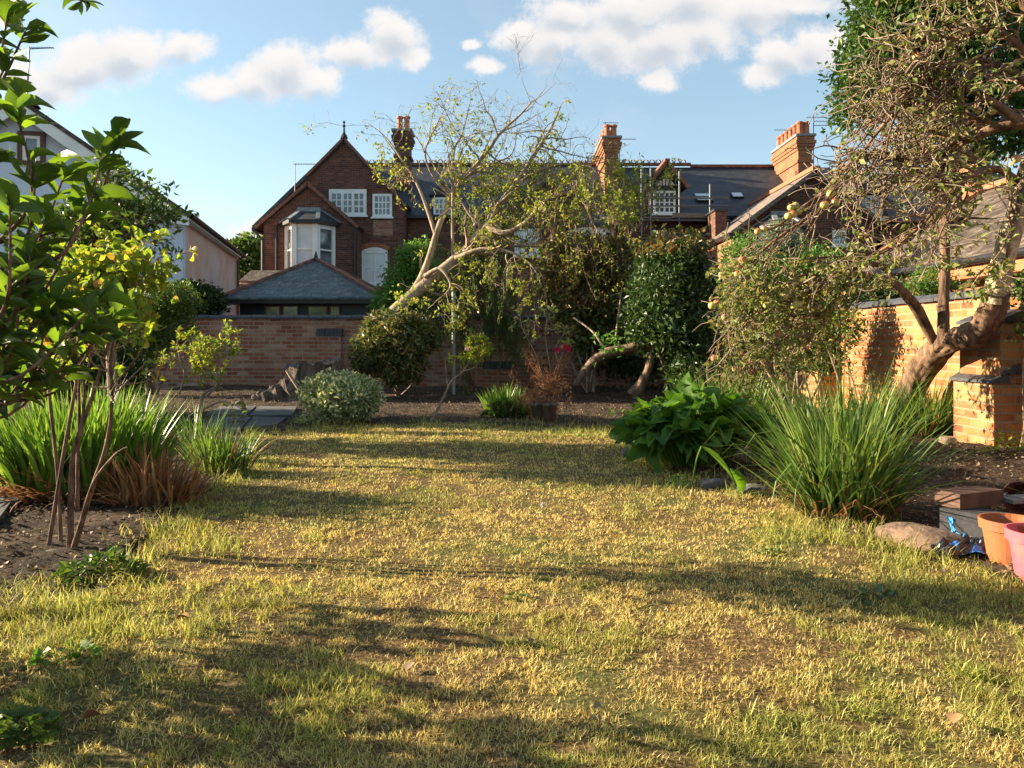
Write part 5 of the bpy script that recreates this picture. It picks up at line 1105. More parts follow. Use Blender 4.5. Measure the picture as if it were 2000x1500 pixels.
br = [[(1842,672,7.4,.055),(1843,600,7.4,.052),(1845,520,7.4,.048),(1845,440,7.4,.045),(1850,405,7.4,.03),(1865,350,7.4,.02),(1880,280,7.4,.01)],
      [(1832,680,7.6,.05),(1810,640,7.5,.05),(1790,602,7.4,.05),(1768,575,7.3,.048),(1745,555,7.3,.04),(1700,538,7.2,.036),(1640,540,7.2,.03),(1600,560,7.2,.024),(1540,590,7.1,.016),(1480,620,7.1,.01)],
      [(1745,560,7.3,.03),(1735,530,7.3,.026),(1700,515,7.3,.028),(1650,530,7.3,.03),(1600,545,7.3,.022),(1540,560,7.4,.012)],
      [(1850,440,7.4,.026),(1838,400,7.4,.022),(1828,370,7.4,.018),(1810,330,7.4,.012),(1790,290,7.4,.006)],
      [(2060,238,6.3,.06),(1990,238,6.4,.055),(1940,250,6.5,.048),(1905,268,6.6,.044),(1870,275,6.7,.036),(1845,300,6.8,.03),(1800,315,6.8,.02),(1740,300,6.8,.012)],
      [(1845,350,6.9,.034),(1800,335,6.9,.032),(1760,312,6.9,.030),(1700,302,6.9,.026),(1655,325,6.9,.024),(1610,375,6.9,.02),(1560,410,6.9,.014),(1500,450,6.8,.010),(1440,430,6.8,.004)],
      [(1990,235,6.3,.04),(1940,200,6.3,.03),(1880,170,6.3,.025),(1800,180,6.4,.02),(1730,240,6.4,.015),(1660,330,6.5,.01),(1620,380,6.5,.005)],
      [(2040,200,6.3,.04),(1980,140,6.2,.032),(1900,120,6.2,.026),(1820,150,6.3,.02),(1740,210,6.3,.014),(1680,280,6.3,.008),(1640,330,6.3,.004)],
      [(2050,180,6.3,.04),(1990,90,6.1,.03),(1930,60,6.1,.022),(1860,80,6.1,.015),(1790,120,6.2,.008)],
      [(1990,360,6.5,.04),(1950,330,6.4,.03),(1900,340,6.3,.024),(1850,380,6.2,.018),(1800,440,6.2,.012),(1750,480,6.2,.006)],
      [(1600,545,7.2,.02),(1560,580,7.2,.018),(1500,600,7.1,.014),(1440,650,7.0,.009),(1380,690,7.0,.004)],
      [(1660,535,7.2,.02),(1620,600,7.1,.014),(1560,640,7.1,.010),(1480,700,7.0,.007),(1430,730,7.0,.004)],
      [(1630,380,6.9,.02),(1570,430,6.9,.016),(1500,480,6.9,.012),(1450,540,6.9,.008),(1420,600,6.9,.004)],
      [(1855,360,6.9,.022),(1830,420,6.8,.018),(1770,470,6.7,.014),(1700,500,6.7,.010),(1650,490,6.7,.005)],
      [(2010,320,6.4,.03),(1985,420,6.3,.02),(1970,480,6.1,.012),(1960,540,6.0,.005)],
      [(2080,120,6.2,.04),(2020,40,6.0,.03),(1960,-20,6.0,.02),(1880,-40,6.0,.01)],
      [(2070,230,6.3,.04),(2000,170,6.6,.03),(1920,230,6.9,.022),(1840,250,7.1,.015),(1760,350,7.2,.008)]]
PB, RB = limbs(t_, br, M['applebark'], 'branch', 9, wob=.10, rngl=r6)
b1, s1 = spawn(r6, PB[2:, 5:], RB[2:, 5:], 290, (.35, 1.0), .7, (-.25, 0, -.45), .17, (.0, 1), 9, .5, .003, bias=(-.35, 0, .15))
bu, su = spawn(r6, np.concatenate([PB[[0, 3, 4, 6, 7, 8, 9, 15, 16]][:, 8:]]), RB[[0, 3, 4, 6, 7, 8, 9, 15, 16]][:, 8:], 130, (.3, .8), .8, (0, 0, .5), .2, (.1, 1), 7, .5, .003)
def keepw(Pz, Sz):
    e = Pz[:, -1]; ex = 1000+e[:, 0]/e[:, 1]*F; ey = 665-(e[:, 2]-1)/e[:, 1]*F
    ok = ~((ex < 1640-(ey > 250)*np.clip((ey-250)*.35, 0, 90)) & (ey < 500) & (r6.random(len(e)) < .93)) & ~((ex < 1395)) & ~((ey > 640) & (ex > 1680))
    return Pz[ok], Sz[ok]
b1, s1 = keepw(b1, s1); bu, su = keepw(bu, su)
b2, s2 = spawn(r6, np.concatenate([b1]), s1, 1150, (.12, .42), .9, (0, 0, 0), .28, (.1, 1), 5, .6, .0022)
b3, s3 = spawn(r6, bu, su, 520, (.1, .35), .9, (0, 0, .1), .28, (.1, 1), 5, .6, .0022)
addtubes(t_, [(b1, s1), (bu, su)], M['applebark'], 'side_branch', 5); addtubes(t_, [(b2, s2*1.8), (b3, s3*1.8)], M['twig'], 'twigs', 3)
b2, s2 = keepw(b2, s2); b3, s3 = keepw(b3, s3)
p, d = on_twigs(r6, np.concatenate([b2, b3]), 14000, (.2, 1), .9, .015, .25)
pxx = 1000+p[:, 0]/p[:, 1]*F; pyy = 665-(p[:, 2]-1)/p[:, 1]*F
dn_ = .27+.38*(pyy > 500)+.35*(pxx > 1850)-.15*((pxx < 1760) & (pyy < 450)); dn_ = dn_*np.clip((pxx-1365)/60, .0, 1)*np.where((pyy > 600) & (pxx > 1690), .15, 1)*(pyy < 780); dn_ = np.where((pxx < 1480) & (pyy < 470), .15, dn_)
k = r6.random(len(p)) < dn_
addleaves(t_, [leafmesh(r6, p[k], d[k], r6.uniform(.038, .080, k.sum()), .5, T_SMALL, .4)], L['apple'], 'leaves')
# hanging leafy sprays low on the left, in front of the wall
h1, hs1 = spawn(r6, PB[[1, 10, 11, 12]][:, 12:], RB[[1, 10, 11, 12]][:, 12:], 42, (.25, .75), .8, (0, 0, -1.1), .2, (.1, 1), 7, .5, .003)
h2, hs2 = spawn(r6, h1, hs1, 200, (.08, .25), .9, (0, 0, -.4), .3, (.2, 1), 4, .6, .002)
addtubes(t_, [(h1, hs1), (h2, hs2)], M['twig'], 'hanging_twigs', 4)
p, d = on_twigs(r6, h2, 1900, (.1, 1), .9, .012, .4); addleaves(t_, [leafmesh(r6, p, d, r6.uniform(.04, .08, len(p)), .5, T_SMALL, .4)], L['apple'], 'leaves')
def applemat():
    m, t, out = newmat('ripening apple skin'); tcn = t.new('ShaderNodeTexCoord'); oi = t.new('ShaderNodeObjectInfo')
    s_ = t.new('ShaderNodeSeparateXYZ'); t.l.new(tcn.outputs['Object'], s_.inputs[0])
    n_ = t.noise(tcn.outputs['Object'], 25, 3)
    f_ = t.math('ADD', t.math('MULTIPLY', s_.outputs[2], 12.0), t.math('ADD', n_, t.math('MULTIPLY', t.math('SUBTRACT', oi.outputs['Random'], .5), 1.1)))
    c = t.ramp(f_, [(.45, (.42,.42,.12)), (.75, (.52,.38,.14)), (1.0, (.46,.14,.06))])
    p_ = t.new('ShaderNodeBsdfPrincipled', i={'Roughness': .35}); t.l.new(c, p_.inputs['Base Color']); t.l.new(p_.outputs[0], out.inputs[0]); return m
M['apple'] = applemat()
AP = [(1445,520,6.9),(1440,535,6.8),(1450,508,6.85),(1480,452,6.8),(1492,448,6.8),(1545,405,6.7),(1553,402,6.7),(1549,418,6.7),(1540,422,6.7),(1560,412,6.7),(1435,577,7),(1432,592,7),(1408,600,7),(1400,592,7),
      (1500,596,7),(1544,557,7.1),(1532,580,7),(1497,597,7),(1552,597,7),(1560,595,7),(1430,625,7),(1415,620,7),(1448,692,7),(1437,720,7),(1468,728,7),(1495,712,7),(1500,742,7),(1530,742,7),(1542,748,7),(1640,565,7.2),(1410,537,7),(1391,597,7),
      (1622,378,6.6),(1610,400,6.6),(1632,395,6.6),(1792,112,6.2),(1770,320,6.7),(1987,122,6.2),(1953,62,6.2),(1910,215,6.4),(1985,310,6.3),(1940,215,6.4),(1483,690,7),(1595,600,7.1),(1520,655,7),(1475,640,7),(1455,655,7),(1395,700,7)]
ab = MB(); r_ = .036; ab.lathe((0, 0, 0), [(.001, -.030), (.012, -.033), (.026, -.026), (.035, -.010), (.037, .006), (.031, .022), (.019, .030), (.008, .027), (.001, .020)], 14)
ab.tube([(0, 0, .02), (.002, 0, .034), (.006, 0, .05)], .0022, 5)
a0 = ab.build('apple', M['apple'], None, loc=(0, 0, 0), smooth=True); a0.parent = t_; to = Vector(t_.location)
for i, (px, py, Y) in enumerate(AP):
    o = a0 if i == 0 else a0.copy()
    if i: SC.collection.objects.link(o); o.parent = t_
    s_ = random.uniform(.75, 1.05); o.location = Vector(W(px, py, Y-.05))-to; o.scale = (s_, s_, s_); o.rotation_euler = (random.uniform(-.5, .5), random.uniform(-.5, .5), random.uniform(0, 6))
# --- yellow flowered climber on the right wall
fs_ = shrub(r6, 'flowering_shrub', 'yellow flowering climbing shrub tumbling over the right brick wall', 'shrub', (*W(1560, 760, 9.9)[:2], 0),
      [(1590,610,9.9,75,48,.35),(1530,630,10.0,50,45,.35),(1640,640,9.6,48,40,.3),(1560,680,10,60,42,.3),(1610,700,9.8,40,36,.25),(1480,650,10.3,40,40,.3)], 750, 7, .065, .5, L['pear'], TW, shell=.3, spread=.06, stems=6, mat2=L['yellow'], frac2=.3)
q, d, _ = lobes(r6, lobe_px([(1500,580,9.8,22,22,.15),(1590,565,9.7,42,14,.15),(1560,570,9.7,25,14,.15)]), 420, .3)
V, f = leafmesh(r6, q, norm(r6.normal(size=q.shape)), .045, .8, T_SMALL, .3); arr_obj('yellow_blossom', V, [f], L['yellowflower'], fs_)
# thin stems in front of the right wall
t_, b1, b2 = bushlet(78, 'wall_shrub', 'thin stemmed shrub with sparse leaves against the sunny right wall', 'shrub',
   [[(1608,830,10.2,.012),(1600,760,10.2,.012),(1575,700,10.2,.01),(1560,660,10.2,.006)],[(1650,840,9.4,.012),(1642,760,9.4,.012),(1620,690,9.4,.009),(1600,650,9.4,.005)],[(1548,820,10.4,.012),(1550,760,10.4,.012),(1560,700,10.4,.009),(1555,660,10.4,.005)],
    [(1690,850,9.0,.01),(1670,760,9.0,.008),(1650,690,9.0,.006)]], 26, (.15, .5), 90, (.06, .2), 800, .045, .4, L['apple'], M['twig'], tr0=12, grav=(0, 0, .3))
# --- fern-like shrub on the wall, ivy at right edge
shrub(r6, 'garden_shrub', 'bright green ferny shrub growing above the right wall in front of the outbuilding', 'shrub', (*W(1820, 740, 10.0)[:2], 0),
      [(1815,553,10,32,22,.3),(1845,562,10,26,16,.3),(1790,568,10,20,12,.2)], 260, 10, .06, .22, L['bright'], TW, shell=.3, spread=.05, stems=4, stemr=.012)
shrub(r6, 'garden_shrub', 'dark leafy shrub in the gap below the eaves of the right outbuilding', 'shrub', (*W(1700, 740, 11.6)[:2], 0),
      [(1700,578,11.6,45,20,.3),(1745,570,11.4,40,18,.3)], 320, 8, .07, .5, L['darkshrub'], TW, shell=.3, spread=.06, stems=4, stemr=.015)
shrub(r6, 'wall_climber', 'leafy climber hanging at the right edge above the brick buttress', 'climber', (*W(2010, 760, 6.8)[:2], 0),
      [(2015,570,6.8,34,30,.12),(2005,640,6.75,14,26,.08)], 90, 7, .055, .55, L['pear'], TW, shell=.3, spread=.05, stems=4, stemr=.01)
# --- tall green trees behind, right
r7 = np.random.default_rng(90)
def bigtree(label, base, trunk, lb, n, per, size, mat):
    t_ = thing('tall_tree', label, 'tree', base); P, Rr = limbs(t_, trunk, M['bark'], 'trunk', 10, wob=.08, rngl=r7)
    b1, s1 = spawn(r7, P[:, 8:], Rr[:, 8:], 60, (1.2, 3.0), .9, (0, 0, .3), .2, (.0, 1), 7, .5, .012); addtubes(t_, [(b1, s1)], M['bark'], 'branch', 5)
    p, d, _ = lobes(r7, lobe_px(lb), n, .35); D = norm(np.repeat(d, per, 0)*.5+r7.normal(size=(n*per, 3))*.7)
    P_ = np.repeat(p, per, 0)+r7.normal(size=(n*per, 3))*.2
    addleaves(t_, [leafmesh(r7, P_, D, size*r7.uniform(.6, 1.3, n*per), .55, T_SMALL, .5)], mat, 'crown')
bigtree('tall dense green tree rising behind the apple tree at top right', (*W(1850, 690, 19)[:2], 0),
        [[(1850,700,19,.3),(1855,500,19,.26),(1850,300,19,.2),(1850,120,19,.14),(1860,-60,19,.06)],[(1850,350,19,.16),(1780,250,19,.1),(1720,150,19,.04)],[(1850,320,19,.16),(1920,220,19,.1),(1990,120,19,.04)]],
        [(1780,60,19,110,80,1.8),(1720,20,19,60,60,1.2),(1720,165,19,75,65,1.4),(1680,205,19,48,42,.9),(1850,130,19,110,100,1.8),(1950,60,19,110,100,1.8),(1860,-60,19,150,90,2),(1950,230,19,90,90,1.6),(1760,-60,19,95,60,1.5),(2050,180,19,90,120,1.5),(1700,110,19,60,50,1.1)], 3000, 9, .17, L['bigtree'])
# --- young multi-stemmed shrub with yellow leaves, left foreground
r8 = np.random.default_rng(101)
bx, by = G(135, 1070)
t_ = thing('multistem_shrub', 'bare stemmed young shrub with sunlit yellow green leaves at top in the left bed', 'shrub', (bx, by, 0))
st = [[(95,1067,3.62,.012),(119,920,3.62,.012),(144,776,3.64,.010),(156,704,3.66,.008),(162,640,3.66,.006),(168,590,3.66,.004)],
      [(119,1064,3.68,.012),(112,920,3.7,.011),(97,776,3.72,.010),(94,733,3.74,.009),(72,680,3.76,.007),(40,610,3.76,.004)],
      [(137,1080,3.6,.021),(140,920,3.62,.016),(151,859,3.62,.014),(180,776,3.64,.012),(201,704,3.64,.010),(223,640,3.66,.008),(236,590,3.66,.006),(248,530,3.66,.003)],
      [(144,1070,3.58,.017),(180,956,3.56,.015),(209,866,3.54,.013),(219,776,3.54,.011),(216,697,3.54,.008),(235,620,3.54,.005)],
      [(148,1060,3.6,.013),(180,949,3.52,.010),(223,891,3.46,.009),(248,873,3.44,.004)],
      [(151,1000,3.68,.012),(152,900,3.72,.012),(155,800,3.74,.010),(150,700,3.76,.008),(135,630,3.76,.006),(120,550,3.76,.003)],
      [(158,850,3.64,.010),(165,760,3.62,.009),(150,690,3.6,.008),(130,640,3.6,.005)],
      [(215,760,3.54,.008),(250,720,3.52,.006),(272,690,3.5,.004),(285,665,3.5,.003)],
      [(165,740,3.64,.008),(190,660,3.62,.007),(200,610,3.62,.005),(212,540,3.62,.003)],
      [(223,650,3.6,.007),(262,590,3.6,.005),(272,560,3.6,.004),(285,520,3.6,.002)]]
st = [[(a_, b_, c_, d_*.78) for a_, b_, c_, d_ in l_] for l_ in st]
P, Rr = limbs(t_, st, M['redtwig'], 'stem', 9, wob=.10, rngl=r8)
b1, s1 = spawn(r8, P[[0,1,2,3,5,6,8,9]][:, 12:], Rr[[0,1,2,3,5,6,8,9]][:, 12:], 120, (.10, .32), .8, (0, 0, .5), .2, (.2, 1), 7, .6, .0015)
b2, s2 = spawn(r8, b1, s1, 300, (.06, .2), .9, (0, 0, .3), .25, (.3, 1), 5, .6, .001)
addtubes(t_, [(b1, s1), (b2, s2)], M['twig'], 'twigs', 4)
p, d = on_twigs(r8, b2, 2300, (.2, 1), .9, .012, .1); p9, d9 = on_twigs(r8, b1, 500, (.4, 1), .9, .012, .1); p = np.vstack([p, p9]); d = np.vstack([d, d9])
pyy = 665-(p[:, 2]-1)/p[:, 1]*F; k = (pyy < 745) & (r8.random(len(p)) < np.where(pyy > 640, .28, 1))
addleaves(t_, [leafmesh(r8, p[k], d[k], r8.uniform(.03, .058, k.sum()), .7, T_BIG, .35)], L['yellow'], 'leaves')
# --- magnolia with large leaves, left edge, close to the camera
r9 = np.random.default_rng(120)
t_ = thing('magnolia', 'large leaved evergreen magnolia close to the camera filling the upper left edge', 'tree', (-2.1, 2.5, 0))
ends = [(232,262,2.35),(205,300,2.36),(70,335,2.3),(165,405,2.45),(90,430,2.3),(60,500,2.25),(40,570,2.3),(120,590,2.35),(90,640,2.4),(165,640,2.4),(30,210,2.25),(20,110,2.3),(50,60,2.4),(15,30,2.3),
        (20,400,2.15),(190,590,2.3),(10,660,2.3),(130,330,2.5),(230,610,2.5),(-40,300,2.3),(70,700,2.5),(60,590,2.6),(-100,250,2.7),(30,540,2.3),(80,600,2.35),(20,620,2.4),(130,650,2.5),(200,640,2.6),(150,610,2.7),(10,430,2.6),(-30,20,2.4),(-100,-60,2.5),(70,-40,2.5)]
ends = [(a_, b_, c_*.80) for a_, b_, c_ in ends]
ends += [(r9.uniform(-520, -240), r9.uniform(700, 1270), r9.uniform(1.85, 2.75)) for _ in range(50)]+[(r9.uniform(-420, -160), r9.uniform(760, 1060), r9.uniform(2.8, 3.3)) for _ in range(12)]  # unseen low branches added off frame to shade the lower left lawn
tk = [(-300,1700,2.6,.05),(-290,1200,2.6,.048),(-270,800,2.55,.042),(-230,500,2.5,.035),(-180,200,2.45,.025),(-140,-80,2.4,.012)]
tk = [(a_, b_, c_*.80, d_*.85) for a_, b_, c_, d_ in tk]
P, Rr = limbs(t_, [tk, [(-285,1100,2.08,.034),(-200,850,2.0,.028),(-110,700,1.92,.022),(-60,560,1.88,.015),(-20,420,1.84,.008)]], M['bark'], 'trunk', 10, wob=.05, rngl=r9)
BP, BR, tips = [], [], []
allp = P.reshape(-1, 3); allr = Rr.reshape(-1)
for (px, py, Y) in ends:
    e = W(px, py, Y); dd = np.linalg.norm(allp-(e+np.array([-.25, 0, -.30])), axis=1)+.3*np.maximum(0, allp[:, 2]-e[2]+.1); j = int(dd.argmin()); s_ = allp[j]
    mid = s_*.5+e*.5+np.array([.04, 0, -.07])+r9.normal(size=3)*.03; ln = smoothline([s_, mid, e], 14); BP.append(ln); BR.append(np.linspace(min(.0065, allr[j]*.6), .0022, 14))
BP = np.array(BP); BR = np.array(BR); addtubes(t_, [(BP, BR)], M['redtwig'], 'branch', 7)
pp, dd_, ss = [], [], []
for ln in BP:
    ax = norm(ln[-1]-ln[-3])
    for j in range(r9.integers(5, 8)):
        o_ = norm(np.cross(ax, r9.normal(size=3))); pp.append(ln[-1]-ax*r9.uniform(0, .05)); dd_.append(norm(o_*r9.uniform(.5, 1.1)+ax*.55+np.array([.30, 0, .0]))); ss.append(r9.uniform(.062, .11))
    for j in range(r9.integers(4, 9)):
        i = r9.integers(5, 13); o_ = norm(np.cross(ax, r9.normal(size=3))); pp.append(ln[i]); dd_.append(norm(o_+ax*.5+np.array([.25, 0, -.05]))); ss.append(r9.uniform(.062, .11))
V, f = leafmesh(r9, np.array(pp), np.array(dd_), np.array(ss), .36, T_BIG, .75); arr_obj('leaves', V, [f], L['magnolia'], t_, smooth=True)
# low sprig and leaves of the same kind at the left edge, and a twig from above
t_ = thing('overhead_sprig', 'small leafy sprig hanging into the sky at the top left corner', 'sprig', tuple(W(150, -40, 2.4)))
ln = smoothline([W(90, -60, 2.4), W(130, -30, 2.4), W(160, 4, 2.4)], 8); addtubes(t_, [(ln[None], np.full((1, 8), .003))], M['bark'], 'twig', 5)
V, f = leafmesh(r9, np.repeat(W(158, 2, 2.4)[None], 7, 0), norm(np.array([[1, 0, -.1], [.8, .2, -.35], [-.8, 0, -.1], [.1, 0, -.9], [1, .1, .2], [-.6, .1, -.4], [.5, -.2, -.5]])), np.array([.075, .06, .07, .05, .07, .05, .05]), .4, T_BIG, .6); arr_obj('leaves', V, [f], L['magnolia'], t_, smooth=True)
# --- pear-like tree behind
ra = np.random.default_rng(140)
t_ = thing('pear_tree', 'slender dark leaved tree between the magnolia and the white house', 'tree', (*W(225, 900, 6.4)[:2], 0))
P, Rr = limbs(t_, [[(225,905,6.4,.05),(222,780,6.4,.045),(215,650,6.4,.04),(205,520,6.4,.03),(218,440,6.4,.018),(228,385,6.4,.006)],[(215,600,6.4,.03),(250,500,6.4,.02),(280,450,6.3,.012),(300,430,6.3,.005)],[(218,680,6.4,.03),(150,560,6.5,.02),(120,500,6.5,.01)],[(210,560,6.4,.02),(185,470,6.4,.012),(175,430,6.4,.006)]], M['bark'], 'trunk', 9, wob=.06, rngl=ra)
b1, s1 = spawn(ra, P[:, 9:], Rr[:, 9:], 95, (.18, .45), .8, (0, 0, .2), .2, (.1, 1), 7, .5, .003); b2, s2 = spawn(ra, b1, s1, 330, (.1, .3), .9, (0, 0, 0), .3, (.2, 1), 5, .6, .002)
addtubes(t_, [(b1, s1), (b2, s2)], M['twig'], 'twigs', 4); p, d = on_twigs(ra, b2, 5200, (.2, 1), .9, .03, .3)
addleaves(t_, [leafmesh(ra, p, d, ra.uniform(.05, .085, len(p)), .42, T_SMALL, .4)], L['pear'], 'leaves')
# --- hedge and trees left of the frame (they shade the lawn)
shrub(ra, 'hedge_shrub', 'dark dense shrubbery behind the strap leaf clump at the left edge', 'shrub', (*W(120, 820, 9.6)[:2], 0),
      [(60,690,9.6,90,70,.6),(170,700,9.8,70,66,.6),(-60,660,9.4,90,95,.6),(235,730,10.2,42,44,.4),(110,640,9.9,60,34,.5)], 1400, 8, .10, .5, L['darkshrub'], TW, shell=.35, spread=.1, stems=9, stemr=.03)
def lefttree(label, x, y, lb, n=700, sz=.11):
    t_ = thing('garden_tree', label, 'tree', (x, y, 0)); top = max(q[2] for q in lb)
    ln = smoothline([(x, y, -.05, .10), (x+.1, y, top*.4, .08), (x-.1, y+.1, top*.8, .05), (x, y, top*1.05, .02)], 24)
    V, f = tubes(ln[None, :, :3], ln[None, :, 3], 9); arr_obj('trunk', V, [f], M['bark'], t_, smooth=True)
    b1, s1 = spawn(ra, ln[None, 9:, :3], ln[None, 9:, 3], 60, (.5, 1.4), .9, (0, 0, .2), .2, (0, 1), 7, .5, .006); addtubes(t_, [(b1, s1)], M['bark'], 'branch', 5)
    p, d, _ = lobes(ra, lb, n, .3); P_ = np.repeat(p, 8, 0)+ra.normal(size=(n*8, 3))*.10
    addleaves(t_, [leafmesh(ra, P_, norm(ra.normal(size=P_.shape)), sz*ra.uniform(.6, 1.2, len(P_)), .5, T_SMALL, .4)], L['pear'], 'crown')
lefttree('broad leafy tree left of the lawn beyond the hedge', -7.4, 8.3, [(-7.3, 8.2, 2.5, .9, .7, .35), (-7.6, 8.6, 3.4, .8, .5, .25), (-7.0, 8.0, 1.6, .8, .6, .25), (-7.7, 7.4, 2.9, .4, .5, .4)])
lefttree('leafy garden tree at the far left in front of the white house', -8.8, 10.9, [(-8.8, 10.9, 3.0, 1.1, .8, .5), (-9.2, 11.5, 4.3, .9, .7, .35), (-8.4, 10.6, 1.8, .9, .9, .35), (-9.0, 10.2, 3.8, .5, .5, .25)], 900)

# ------------------------------------------------------------------ stump, stones, pots, junk
rb = np.random.default_rng(160)
def rough(V, amp, sc, c=None):
    V = np.asarray(V, float); n_ = fbm(V[:, 0]*sc+V[:, 2]*sc*.7, V[:, 1]*sc-V[:, 2]*sc*.5, 1, 7, 4)-.5
    c = V.mean(0) if c is None else np.array(c); d = norm(V-c); return V+d*(n_*amp*2)[:, None]
def ico(c, r, sub=3):
    import bmesh
    bm = bmesh.new(); bmesh.ops.create_icosphere(bm, subdivisions=sub, radius=1); V = np.array([v.co[:] for v in bm.verts]); f = np.array([[v.index for v in q.verts] for q in bm.faces]); bm.free()
    return V*np.array(r)+np.array(c), f
def rock(name, px, py, Y, r, rotz, label, mat, amp=.05, sc=6, cat='rock', flat=.75, group=None):
    V, f = ico((0, 0, 0), (1, 1, 1), 4); s_ = np.sign(V)*np.abs(V)**flat; V = s_*np.array(r); V = rough(V, amp, sc, (0, 0, 0)); c_, s2 = math.cos(rotz), math.sin(rotz)
    V = np.stack([V[:, 0]*c_-V[:, 1]*s2, V[:, 0]*s2+V[:, 1]*c_, V[:, 2]], -1); x, y, _ = W(px, py, Y); V = V+np.array([x, y, r[2]*.55])
    return arr_obj(name, V, [f], mat, loc=(x, y, 0), smooth=False, label=label, cat=cat, group=group)
# stump: ragged hollow bole
x, y, _ = W(612, 770, 12.6); t_ = thing('tree_stump', 'large dark ragged tree stump in front of the back wall beside the variegated shrub', 'tree stump', (x, y, 0))
a_ = np.linspace(0, 2*np.pi, 61)[:-1]; zz = np.linspace(0, 1, 14); V = []
for zi in zz:
    rr = (.47-.06*zi+.14*(1-zi)**3)*(1+.16*(fbm(np.cos(a_)*3+5, np.sin(a_)*3+5+zi*.8, 1, 3, 3)-.5)*2+.05*np.sin(a_*9)); tp = .62+.06*np.cos(a_-.3)+.03*np.sin(3*a_)+.03*np.sin(11*a_+2)
    V.append(np.stack([x+.0+rr*np.cos(a_)*1.15, y+rr*np.sin(a_)*.8, zi*tp], -1))
rr = .32; V.append(np.stack([x+rr*np.cos(a_), y+.7*rr*np.sin(a_), .60+.06*np.cos(a_-.3)+.03*np.sin(7*a_)], -1)); V.append(np.stack([x+.05*np.cos(a_), y+.05*np.sin(a_), np.full(60, .56)], -1))
V = np.array(V); k_ = len(V); i = np.arange(k_-1)[:, None]*60; j = np.arange(60)[None]; j2 = (j+1) % 60
arr_obj('bole', V.reshape(-1, 3), [np.stack([i+j, i+j2, i+60+j2, i+60+j], -1).reshape(-1, 4)], M['deadstump'], t_, smooth=False)
b = MB(); b.tube([(x-.32, y-.42, .52), (x-.10, y-.50, .22)], .025, 6); b.build('stick', M['palebark'], t_)
ln = [limb([(575,765,12.3,.08),(560,740,12.3,.10),(540,745,12.2,.08),(515,762,12.1,.04)])]

for (px, py, Y, r) in ((565,752,12.4,(.26,.2,.24)),(540,755,12.4,(.22,.16,.16)),(515,760,12.6,(.2,.14,.11)),(668,752,12.9,(.2,.14,.35))):
    V, f = ico((0, 0, 0), r, 4); V = rough(V, .11, 9, (0, 0, 0)); q = W(px, py, Y); arr_obj('root', V+np.array([q[0], q[1], r[2]*.4]), [f], M['deadstump'], t_)
for i, (px, py, r, lab) in enumerate(((535,825,(.11,.07,.03),'brown slab of rubble nearest the lawn in the pile before the stump'),(548,812,(.10,.06,.025),'middle piece of stone rubble in the pile before the stump'),(556,800,(.09,.05,.025),'topmost tilted piece of stone rubble in the pile before the stump'),
      (490,802,(.12,.05,.02),'long grey flat stone lying on soil behind the paving'),(468,792,(.07,.05,.05),'small upright grey stone on soil behind the paving'))):
    Y = F/(py-665); rock('stone_rubble', px, py, Y, r, rb.uniform(-.5, .5), lab, M['slatechip'] if i > 2 else M['rock'], .02, 12, 'stone', group='rubble stones near the stump')
rock('rock', 1795, 1060, G(1795, 1062)[1], (.20, .13, .055), -.95, 'long flat brown rock at the lawn edge in front of the arching clump', M['rock'], .035, 9, flat=.8)
for (px, py, lab) in ((1235, 890, 'pale edging stone at the left tip of the dock leaf clump'), (1395, 955, 'grey edging stone below the large drooping dock leaf'), (1468, 965, 'grey edging stone between the dock leaves and the arching clump')):
    rock('edging_stone', px, py, G(px, py)[1], (.10, .05, .045), rb.uniform(-.6, .6), lab, M['stone'], .02, 14, 'stone', group='stones edging the right bed')
for (px, py, s_, lab) in ((102, 1082, .022, 'pale pebble at the foot of the bare shrub stems'), (372, 928, .02, 'pale pebble beside the small grassy clump at left')):
    rock('pebble', px, py, G(px, py)[1], (s_*1.5, s_, s_*.6), .3, lab, M['stone'], .006, 30, 'pebble')
b = MB(); q = G(1850, 868); b.lathe((q[0], q[1], -.01), [(0, 0), (.075, 0), (.072, .07), (.066, .085), (0, .088)], 18); b.build('log_slice', M['palebark'], None, label='small sawn log stub on the soil left of the brick buttress', cat='log', smooth=False)
# pots and timber pile, bottom right
def pot(px, py, r, h, label, mat, name='plant_pot', tilt=None, lift=0.):
    x, y = G(px, py); b = MB(); prof = [(0, .0), (r*.70, .0), (r*.72, .008), (r*.90, h*.78), (r*1.0, h*.785), (r*1.03, h), (r*.96, h), (r*.93, h*.80), (r*.86, h*.74), (r*.66, h*.12), (0, h*.12)]
    b.lathe((x, y, .002+lift), prof, 32, axis=tilt); o = b.build(name, mat, None, loc=(x, y, 0), smooth=False, label=label, cat='plant pot'); return o
M['orangepot'] = plain('orange plastic pot', (.33,.10,.03), .65, .1, 14, col2=(.20,.085,.045), bmp=.15); M['pinkpot'] = plain('pink plastic pot', (.50,.075,.12), .6, .12, 9, col2=(.36,.12,.12)); M['redpot'] = plain('dark red pot', (.22,.045,.03), .5)
pot(1975, 1102, .125, .20, 'orange terracotta coloured plant pot standing empty at the right edge', M['orangepot'])
pot(2035, 1135, .13, .21, 'pink plastic pot partly cut off by the right edge', M['pinkpot'])
pot(2010, 1020, .085, .16, 'dark red pot lying on its side on the timber behind the orange pot', M['redpot'], tilt=(-.75, -.62, .22), lift=.12)
M['sleeper'] = plain('dark stained timber', (.035,.035,.042), .8, .2, 10, bmp=.4); M['oldboard'] = plain('grey weathered board', (.24,.21,.18), .85, .3, 14, bmp=.3)
def beam(pa, pb, w, h, z, label, mat, name='timber_beam', cat='timber'):
    a = G(*pa); c_ = G(*pb); b = MB(); b.bar((a[0], a[1], z), (c_[0], c_[1], z), w, h); return b.build(name, mat, None, label=label, cat=cat)
